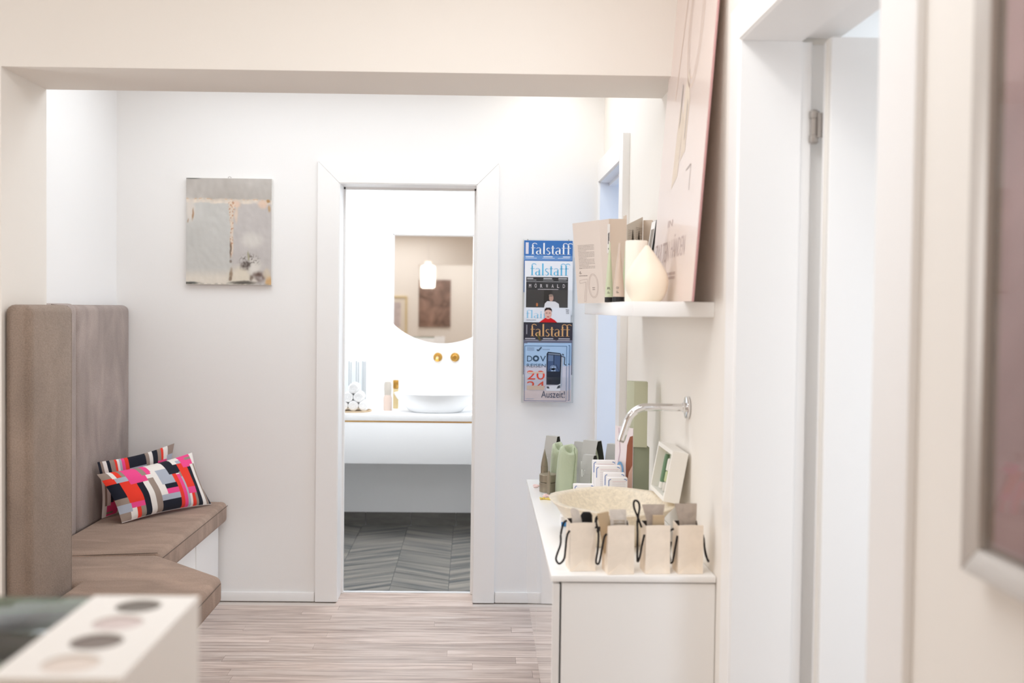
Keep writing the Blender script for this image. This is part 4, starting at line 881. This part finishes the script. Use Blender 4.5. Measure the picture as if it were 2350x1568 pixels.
# tubes with black caps
def cream_tube(label, x, y, h, r, rgb, cap_h=.016, rz=0, word='OR'):
    t = thing('cream_tube', label, 'tube', (x, y, ZH), rz, None); n = 24; V = []
    m = mat('tube_%02x%02x%02x' % rgb, rgb, .45)
    for k in range(13):
        f = k/12; a = r*(1-.03*f); b = r*.95*(1-.96*f**1.25)
        for q in range(n): V.append((b*cos(2*pi*q/n), a*sin(2*pi*q/n), cap_h+.0005+(h-cap_h)*f))
    Fq = [(i*n+k, i*n+(k+1) % n, (i+1)*n+(k+1) % n, (i+1)*n+k) for i in range(12) for k in range(n)]+[tuple(range(n-1, -1, -1)), tuple(12*n+k for k in range(n))]
    mb = MB(); mb.add(V, Fq); obj('tube_body', mb, m, t, local=True)
    obj('cap', MB().lathe([(0, 0), (r*.97, 0), (r, .002), (r, cap_h), (0, cap_h)], (0, 0, 0), n), BLACK, t, local=True)
    s = Sheet((-r*.55, -r*.93, cap_h+.012), (1, .12, 0), (0, .0, 1), .0018); mb = MB(); put_text(s, mb, word, 0, .012, .010, .019); s.rect(mb, 0, 0, .008, .0016); s.rect(mb, 0, .004, .005, .0052)
    obj('name_print', mb, INK, t, local=True, recalc=False); return t
cream_tube('pale green tapered tube with black cap, leftmost of the shelf tubes', .4295, 3.235, .186, .0135, (204, 212, 180), word='R')
cream_tube('beige tapered tube with black cap between two pale green ones', .4475, 3.15, .180, .0185, (212, 192, 176))
cream_tube('pale green tube half hidden behind the white cylinder candle', .4775, 3.2, .178, .0155, (196, 208, 172), rz=.2)
# candle cylinder, drop vase
t = thing('cylinder_candle', 'plain white cylinder candle standing behind the drop vase', 'candle', (.4795, 3.02, ZH))
WAX = mat('white_wax', (246, 240, 228), .5)
obj('candle_body', MB().lathe([(0, 0), (.0315, 0), (.0325, .002), (.0325, .176), (.0305, .179), (.012, .1775), (0, .177)], (.4795, 3.02, ZH), 40), WAX, t); obj('wick', MB().tube([(.4795, 3.02, ZH+.177), (.481, 3.02, ZH+.184)], .001, 6), INK, t)
t = thing('drop_vase', 'cream ceramic teardrop vase with pointed neck near the shelf front', 'vase', (.487, 2.88, ZH))
CER = mat('cream_ceramic', (246, 236, 218), .45)
pr = [(0, 0), (.034, 0), (.042, .004), (.054, .025), (.0598, .05), (.0575, .072), (.048, .094), (.034, .116), (.020, .136), (.009, .151), (.005, .157)]
P = smooth_path([(r_, 0, h_) for r_, h_ in pr[1:]], 4); prf = [(0, 0)]+[(p.x, p.z) for p in P]+[(.0035, .156), (.003, .14)]
obj('vase_body', MB().lathe(prf, (.487, 2.88, ZH), 48), CER, t, angle=60); 
# booklet, second carton lid, dark framed card
t = thing('open_booklet', 'open beige booklet with dark leaf prints standing behind the candle', 'booklet', (.57, 3.66, ZH))
P0 = Vector((.535, 3.58, ZH)); P1 = Vector((.612, 3.72, ZH)); P2 = Vector((.634, 3.66, ZH))
def slab(A, Bv, ha, hb, m, nm, par, th=.0025):
    u_ = (Bv-A).normalized(); n_ = u_.cross(Vector((0, 0, 1))); q = [A, Bv, Bv+Vector((0, 0, hb)), A+Vector((0, 0, ha))]; mb = MB()
    mb.add([tuple(p) for p in q]+[tuple(p-n_*th) for p in q], [(0, 1, 2, 3), (7, 6, 5, 4), (0, 4, 5, 1), (1, 5, 6, 2), (2, 6, 7, 3), (3, 7, 4, 0)]); return obj(nm, mb, m, par, smooth=False), Sheet(A, u_, (0, 0, 1), .0005), (Bv-A).length
pg, s, wl_ = slab(P0, P1, .272, .312, mat('page_beige', (206, 196, 184), .65), 'page', t)
mb = MB(); text_lines(s, mb, .01, .255, wl_*.46, 26, .006, .0013, 9); text_lines(s, mb, wl_*.54, .27, wl_-.008, 30, .006, .0013, 10); obj('page_text', mb, flat((140, 130, 122)), pg, recalc=False)
mb = MB()
for a in (.055, .118): s.poly(mb, [(a-.012, .16), (a+.012, .16), (a+.014, .21), (a+.006, .24), (a, .262), (a-.007, .235), (a-.013, .2)], 2)
obj('leaf_print', mb, flat((72, 66, 58)), pg, recalc=False)
slab(P1+Vector((.001, -.003, 0)), P2, .300, .296, BEIGE, 'back_cover', t)
t = thing('framed_card', 'small black backed card tilted against the pink poster', 'card', (.57, 3.32, ZH))
tmx = Matrix.Translation((.548, 3.3, ZH)) @ Matrix.Rotation(radians(8), 4, 'Y')
cb = obj('card_back', MB().box(.001, 0, 0, .007, .075, .268).xf(tmx), BLACK, t); obj('card_face', MB().box(-.0008, .002, .002, .0009, .073, .266).xf(tmx), PAPER, t)
mb = MB(); mb.box(-.0012, .006, .1, -.0009, .06, .24); obj('card_photo', mb.xf(tmx), flat((150, 142, 134)), t)

# ------------------------------------------------------------------ framed picture at the far right
fp = thing('framed_picture', 'silver framed mauve picture at the right edge of the view', 'picture', (XR, .8, 1.6))
FY0, FY1, FZ0, FZ1 = .35, 1.262, 1.132, 2.15; FRM = mat('silver_frame', (206, 200, 194), .35, metal=.3)
def fprof(y0, y1, z0, z1, d0, d1, w_):
    mb = MB(); x0, x1 = XR-d1, XR-d0
    O4 = [(y0, z0), (y1, z0), (y1, z1), (y0, z1)]; I4 = [(y0+w_, z0+w_), (y1-w_, z0+w_), (y1-w_, z1-w_), (y0+w_, z1-w_)]
    res = []
    for k in range(4):
        k2 = (k+1) % 4; a, b, c_, d_ = O4[k], O4[k2], I4[k2], I4[k]
        mb = MB(); mb.add([(x1, *a), (x1, *b), (x1, *c_), (x1, *d_), (x0, *a), (x0, *b), (x0+.006, *c_), (x0+.006, *d_)], [(0, 1, 2, 3), (7, 6, 5, 4), (0, 4, 5, 1), (1, 5, 6, 2), (2, 6, 7, 3), (3, 7, 4, 0)]); res.append(mb)
    return res
for mb in fprof(FY0, FY1, FZ0, FZ1, .001, .030, .032): obj('frame_bar', mb, FRM, fp, bevel=.002)
obj('mount', MB().box(XR-.012, FY0+.03, FZ0+.03, XR-.004, FY1-.03, FZ1-.03), mat('taupe_mount', (138, 120, 108), .7), fp)
ar = mat('mauve_art_print', (168, 140, 138), .6, var=.22, vscale=3.5)
obj('art_print', MB().box(XR-.0135, FY0+.045, FZ0+.04, XR-.0121, FY1-.05, FZ1-.045), ar, fp)
obj('glazing', MB().box(XR-.0185, FY0+.031, FZ0+.031, XR-.0165, FY1-.031, FZ1-.031), ACR, fp)

# ------------------------------------------------------------------ reception counter in the foreground
ct = thing('reception_counter', 'white counter end with round tester wells and a glass top, lower left', 'counter', (-.6, 1.09, 0))
W1 = mat('warm_white_lacquer', (241, 237, 231), .35)
KX0, KX1, KY0, KY1, KZ = -.446, -.322, .955, 1.232, 1.10
wells = [(-.381, 1.190, .026, (128, 122, 116)), (-.383, 1.126, .027, (214, 200, 196)), (-.383, 1.063, .027, (136, 126, 120)), (-.384, .996, .0275, (226, 214, 204))]
# top strip with four round wells cut through
bm = bmesh.new(); top = MB(); cells = [KY0]+[(wells[i][1]+wells[i+1][1])/2 for i in range(3)][::-1]+[KY1]
ws = wells[::-1]; n = 32
for k, (wx, wy, wr_, _) in enumerate(ws):
    y0, y1 = cells[k], cells[k+1]; ring = []; outer = []
    for q in range(n):
        a = 2*pi*q/n; dx, dy = cos(a), sin(a); ring.append((wx+wr_*dx, wy+wr_*dy, KZ))
        tx = ((KX1-wx)/dx if dx > 1e-9 else (KX0-wx)/dx if dx < -1e-9 else 9); ty = ((y1-wy)/dy if dy > 1e-9 else (y0-wy)/dy if dy < -1e-9 else 9); tt = min(tx, ty); outer.append((wx+tt*dx, wy+tt*dy, KZ))
    low = [(x, y, KZ-.004) for x, y, z in ring]
    for (X, Y) in ((KX1, y1), (KX0, y1), (KX0, y0), (KX1, y0)):
        best = min(range(n), key=lambda q: (outer[q][0]-X)**2+(outer[q][1]-Y)**2); outer[best] = (X, Y, KZ)
    top.add(ring+outer+low, [(q, n+q, n+(q+1) % n, (q+1) % n) for q in range(n)]+[(2*n+q, q, (q+1) % n, 2*n+(q+1) % n) for q in range(n)]+[tuple(2*n+q for q in range(n))])
top.add([(KX0, KY0, KZ), (KX1, KY0, KZ), (KX1, KY1, KZ), (KX0, KY1, KZ), (KX0, KY0, .0), (KX1, KY0, .0), (KX1, KY1, .0), (KX0, KY1, .0)], [(0, 4, 5, 1), (1, 5, 6, 2), (2, 6, 7, 3), (3, 7, 4, 0), (7, 6, 5, 4)])
obj('end_pillar', top, W1, ct, smooth=False, recalc=False)
GX0 = -1.33
obj('front_panel', MB().box(GX0, KY1-.02, 0, KX0-.001, KY1, KZ-.012), W1, ct, bevel=.001)
obj('rear_panel', MB().box(GX0, KY0, 0, KX0-.001, KY0+.02, KZ-.012), W1, ct, bevel=.001)
obj('side_panel', MB().box(GX0-.02, KY0, 0, GX0-.001, KY1, KZ), W1, ct, bevel=.001)
obj('display_floor', MB().box(GX0, KY0+.021, .78, KX0-.001, KY1-.021, .80), mat('grey_felt', (150, 152, 146), .9), ct)
gl = mat('green_tinted_glass', (188, 214, 198), .02, trans=1, ior=1.5)
obj('glass_top', MB().box(GX0, KY0, KZ-.0115, KX0-.001, KY1, KZ-.0015), gl, ct, bevel=.001)
labs = ['grey powder pan in the farthest tester well', 'pale pink powder pan in the second well from the far end', 'taupe powder pan in the third well from the far end', 'cream powder pan in the nearest tester well']
for (wx, wy, wr_, rgb), lb in zip(wells, labs):
    t = thing('tester_pan', lb, 'tester', (wx, wy, KZ-.0038), 0, 'round powder testers in the counter')
    obj('rim', MB().lathe([(wr_*.86, .0003), (wr_*.97, .0003), (wr_*.97, .0026), (wr_*.86, .0026), (wr_*.86, .0003)], (wx, wy, KZ-.004), 32, cap=False), mat('pan_%02x%02x%02x' % rgb, rgb, .5), t)
    obj('powder', MB().lathe([(0, .0003), (wr_*.86, .0003), (wr_*.86, .0018), (wr_*.5, .0022), (0, .0021)], (wx, wy, KZ-.004), 32), mat('powder_%02x%02x%02x' % rgb, rgb, .85, bump=.2, bscale=500), t)

# ------------------------------------------------------------------ bathroom
VY = 6.362
vn = thing('vanity_unit', 'white floating bathroom vanity with a thin gold groove under its top', 'vanity', (-.3, 6.6, .484))
obj('vanity_top', MB().box(-1.28, VY-.004, .749, .62, B-.0015, .789), BATHW, vn, bevel=.002)
obj('gold_strip', MB().box(-1.28, VY+.001, .740, .62, VY+.01, .7488), BRASS, vn)
obj('drawer_front', MB().box(-1.28, VY, .484, .62, VY+.02, .7395), mat('vanity_lacquer', (240, 242, 244), .3), vn, bevel=.001)
obj('vanity_body', MB().box(-1.28, VY+.021, .486, .62, B-.0015, .739), BATHW, vn)
bs = thing('basin_bowl', 'white oval ceramic bowl basin on the bathroom vanity', 'basin', (-.222, 6.56, .789))
CERW = mat('white_ceramic', (246, 247, 248), .12, spec=.6)
obj('bowl', MB().lathe([(0, 0), (.15, 0), (.17, .008), (.215, .05), (.25, .09), (.266, .117), (.268, .12), (.262, .1205), (.24, .09), (.2, .05), (.14, .022), (0, .018)], (-.222, 6.56, .789), 48, sy=.72), CERW, bs)
obj('drain', MB().lathe([(0, .0195), (.02, .0195), (.021, .0175), (.021, .012)], (-.222, 6.56, .7895), 16), BRASS, bs)
mr = thing('round_mirror', 'large round backlit mirror above the bathroom basin', 'mirror', (-.2, B, 1.67))
MX, MZ_, MR = -.195, 1.685, .472
HALO = mat('backlight_glow', (255, 255, 255), .5, emit=(244, 250, 255), estr=3.5)
obj('mirror_body', MB().lathe([(MR-.05, B-.03), (MR-.05, B-.002)], (MX, 0, MZ_), 64, axis='y'), BATHW, mr)
obj('glass_disc', MB().lathe([(MR, B-.036), (MR, B-.031)], (MX, 0, MZ_), 96, axis='y'), mat('mirror_silver', (250, 250, 250), .02, metal=1), mr, angle=30)
obj('light_ring', MB().lathe([(MR-.045, B-.028), (MR-.03, B-.028), (MR-.03, B-.006), (MR-.045, B-.006)], (MX, 0, MZ_), 64, axis='y', cap=False), HALO, mr)
tp = thing('wall_spout', 'brass wall spout above the white bowl basin, left of the brass knob', 'faucet', (-.221, B, 1.122))
obj('rosette', MB().lathe([(.03, B-.012), (.03, B-.001)], (-.221, 0, 1.122), 28, axis='y'), BRASS, tp, bevel=.001); obj('spout', MB().tube([(-.221, B-.01, 1.122), (-.221, B-.13, 1.122), (-.221, B-.165, 1.119), (-.221, B-.18, 1.11)], .011, 14), BRASS, tp)
tp = thing('wall_tap', 'brass wall tap knob right of the brass spout', 'faucet', (-.108, B, 1.123))
obj('rosette', MB().lathe([(.03, B-.012), (.03, B-.001)], (-.108, 0, 1.123), 28, axis='y'), BRASS, tp, bevel=.001); obj('knob', MB().lathe([(.014, B-.06), (.017, B-.056), (.017, B-.014), (.014, B-.01)], (-.108, 0, 1.123), 20, axis='y'), BRASS, tp)
# towels on a tray
ty = thing('wooden_tray', 'round wooden tray under the rolled towels', 'tray', (-.735, 6.53, .789))
obj('tray_plate', MB().lathe([(0, 0), (.105, 0), (.112, .006), (.112, .011), (.106, .011), (.102, .006), (0, .006)], (-.735, 6.53, .789), 36), mat('light_wood', (206, 184, 154), .6, var=.1, vscale=20), ty)
TOW = mat('white_terry', (244, 244, 244), .95, bump=.6, bscale=160)
tl = [('bottom left rolled white towel in the pyramid', -.800, .034), ('bottom middle rolled white towel in the pyramid', -.735, .034), ('bottom right rolled white towel in the pyramid', -.670, .034), ('middle row left rolled white towel', -.768, .089), ('middle row right rolled white towel', -.703, .089), ('topmost rolled white towel of the pyramid', -.735, .144)]
for lb, x, z in tl:
    t = thing('rolled_towel', lb, 'towel', (x, 6.53, .789+.0062+z), 0, 'rolled white towels in a pyramid'); r_ = .032
    obj('towel_roll', MB().lathe([(0, -.068), (.022, -.068), (.030, -.064), (r_, -.055), (r_, .055), (.03, .064), (.022, .068), (0, .068)], (0, 0, 0), 24, axis='y'), TOW, t, local=True)
    sp = [(.028*(1-k/30)*cos(k*.55), -.0685, .028*(1-k/30)*sin(k*.55)) for k in range(27)]
    obj('roll_edge', MB().tube(sp, .0025, 5), mat('towel_shade', (226, 226, 226), .95), t, local=True)
t = thing('ribbed_glass_vase', 'clear ribbed glass cylinder behind the rolled towels', 'vase', (-.775, 6.74, .789))
cyl = MB(); n = 40; V = []
for r0 in (.075, .072):
    for z in (0, .305):
        for k in range(n): rr = r0*(1+.025*cos(k*pi)); V.append((-.765+rr*cos(2*pi*k/n), 6.745+rr*sin(2*pi*k/n), .789+z))
cyl.add(V, [(k, (k+1) % n, n+(k+1) % n, n+k) for k in range(n)]+[(2*n+(k+1) % n, 2*n+k, 3*n+k, 3*n+(k+1) % n) for k in range(n)]+[(n+k, n+(k+1) % n, 3*n+(k+1) % n, 3*n+k) for k in range(n)]+[tuple(range(n-1, -1, -1))])
obj('glass_body', cyl, ACR, t, recalc=False, smooth=False)
for k in range(10):
    a = 2*pi*k/10+.2; obj('rib', MB().tube([(-.765+.077*cos(a), 6.745+.077*sin(a), .79), (-.765+.077*cos(a), 6.745+.077*sin(a), 1.094)], .003, 6), mat('grey_rib', (172, 176, 180), .3), t)
t = thing('soap_bottle', 'slim clear bottle with taupe contents left of the white bowl', 'bottle', (-.53, 6.6, .789))
obj('bottle_body', MB().lathe([(0, 0), (.026, 0), (.028, .004), (.028, .08), (.022, .1), (0, .1)], (-.53, 6.6, .789), 24), mat('rosy_glass', (216, 196, 184), .2), t); obj('bottle_neck', MB().lathe([(.022, .1), (.024, .13), (.024, .17), (.018, .185), (0, .187)], (-.53, 6.6, .789), 20), mat('taupe_top', (196, 188, 178), .4), t)
t = thing('gold_dispenser', 'square gold topped dispenser beside the white bowl', 'dispenser', (-.489, 6.74, .789))
obj('dispenser_body', MB().box(-.506, 6.724, .789, -.472, 6.756, .92), mat('frosted_gold', (216, 196, 150), .4, metal=.4), t, bevel=.003); obj('gold_cap', MB().box(-.507, 6.723, .9205, -.471, 6.757, .976), BRASS, t, bevel=.003)
t = thing('towel_hook', 'small chrome hook arm at the right edge of the bathroom doorway', 'hook', (.06, 6.862, .98))
obj('hook_arm', MB().tube(smooth_path([(.06, B-.01, .985), (.05, B-.06, .985), (.012, B-.09, .985), (-.02, B-.095, .978)], 5), .007, 8), CHROME, t); obj('hook_rosette', MB().lathe([(.02, B-.01), (.02, B-.001)], (.06, 0, .985), 20, axis='y'), CHROME, t)

# ------------------------------------------------------------------ seen only in the round mirror: things behind the camera
t = thing('pendant_lamp', 'glowing white glass pendant lamp reflected in the round mirror', 'lamp', (-.6, -.45, 1.72))
obj('lamp_shade', MB().lathe([(0, 0), (.075, 0), (.092, .014), (.096, .04), (.096, .27), (.088, .295), (.05, .31), (0, .312)], (-.6, -.45, 1.72), 32), mat('lit_opal_glass', (255, 250, 240), .4, emit=(255, 246, 230), estr=5), t)
obj('lamp_cap', MB().lathe([(.045, .312), (.04, .36), (0, .362)], (-.6, -.45, 1.72), 24), mat('white_cap', (245, 240, 232), .4, emit=(255, 246, 230), estr=1), t); obj('cord', MB().tube([(-.6, -.45, 2.08), (-.6, -.45, CE)], .003, 8), TRIM, t)
t = thing('gold_framed_picture', 'gold framed pale picture reflected at the left of the round mirror', 'picture', (-1.25, -2.4, 1.33))
for mb in [MB().box(-1.5, -2.399, 1.04, -1.0, -2.375, 1.07), MB().box(-1.5, -2.399, 1.60, -1.0, -2.375, 1.63), MB().box(-1.5, -2.399, 1.07, -1.47, -2.375, 1.60), MB().box(-1.03, -2.399, 1.07, -1.0, -2.375, 1.60)]: obj('frame_bar', mb, mat('gold_frame', (226, 206, 160), .4), t)
obj('picture_mount', MB().box(-1.47, -2.398, 1.07, -1.03, -2.39, 1.60), flat((238, 228, 212)), t); obj('picture_print', MB().box(-1.40, -2.3899, 1.15, -1.10, -2.3885, 1.53), mat('pale_print', (214, 200, 196), .6, var=.15, vscale=9), t)
t = thing('brown_painting', 'large brown abstract painting reflected in the middle of the round mirror', 'painting', (-.64, -4.39, 1.5))
obj('canvas', MB().box(-.93, -4.398, 1.12, -.37, -4.37, 1.94), mat('brown_abstract', (150, 122, 108), .7, var=.55, vscale=4), t, bevel=.002)
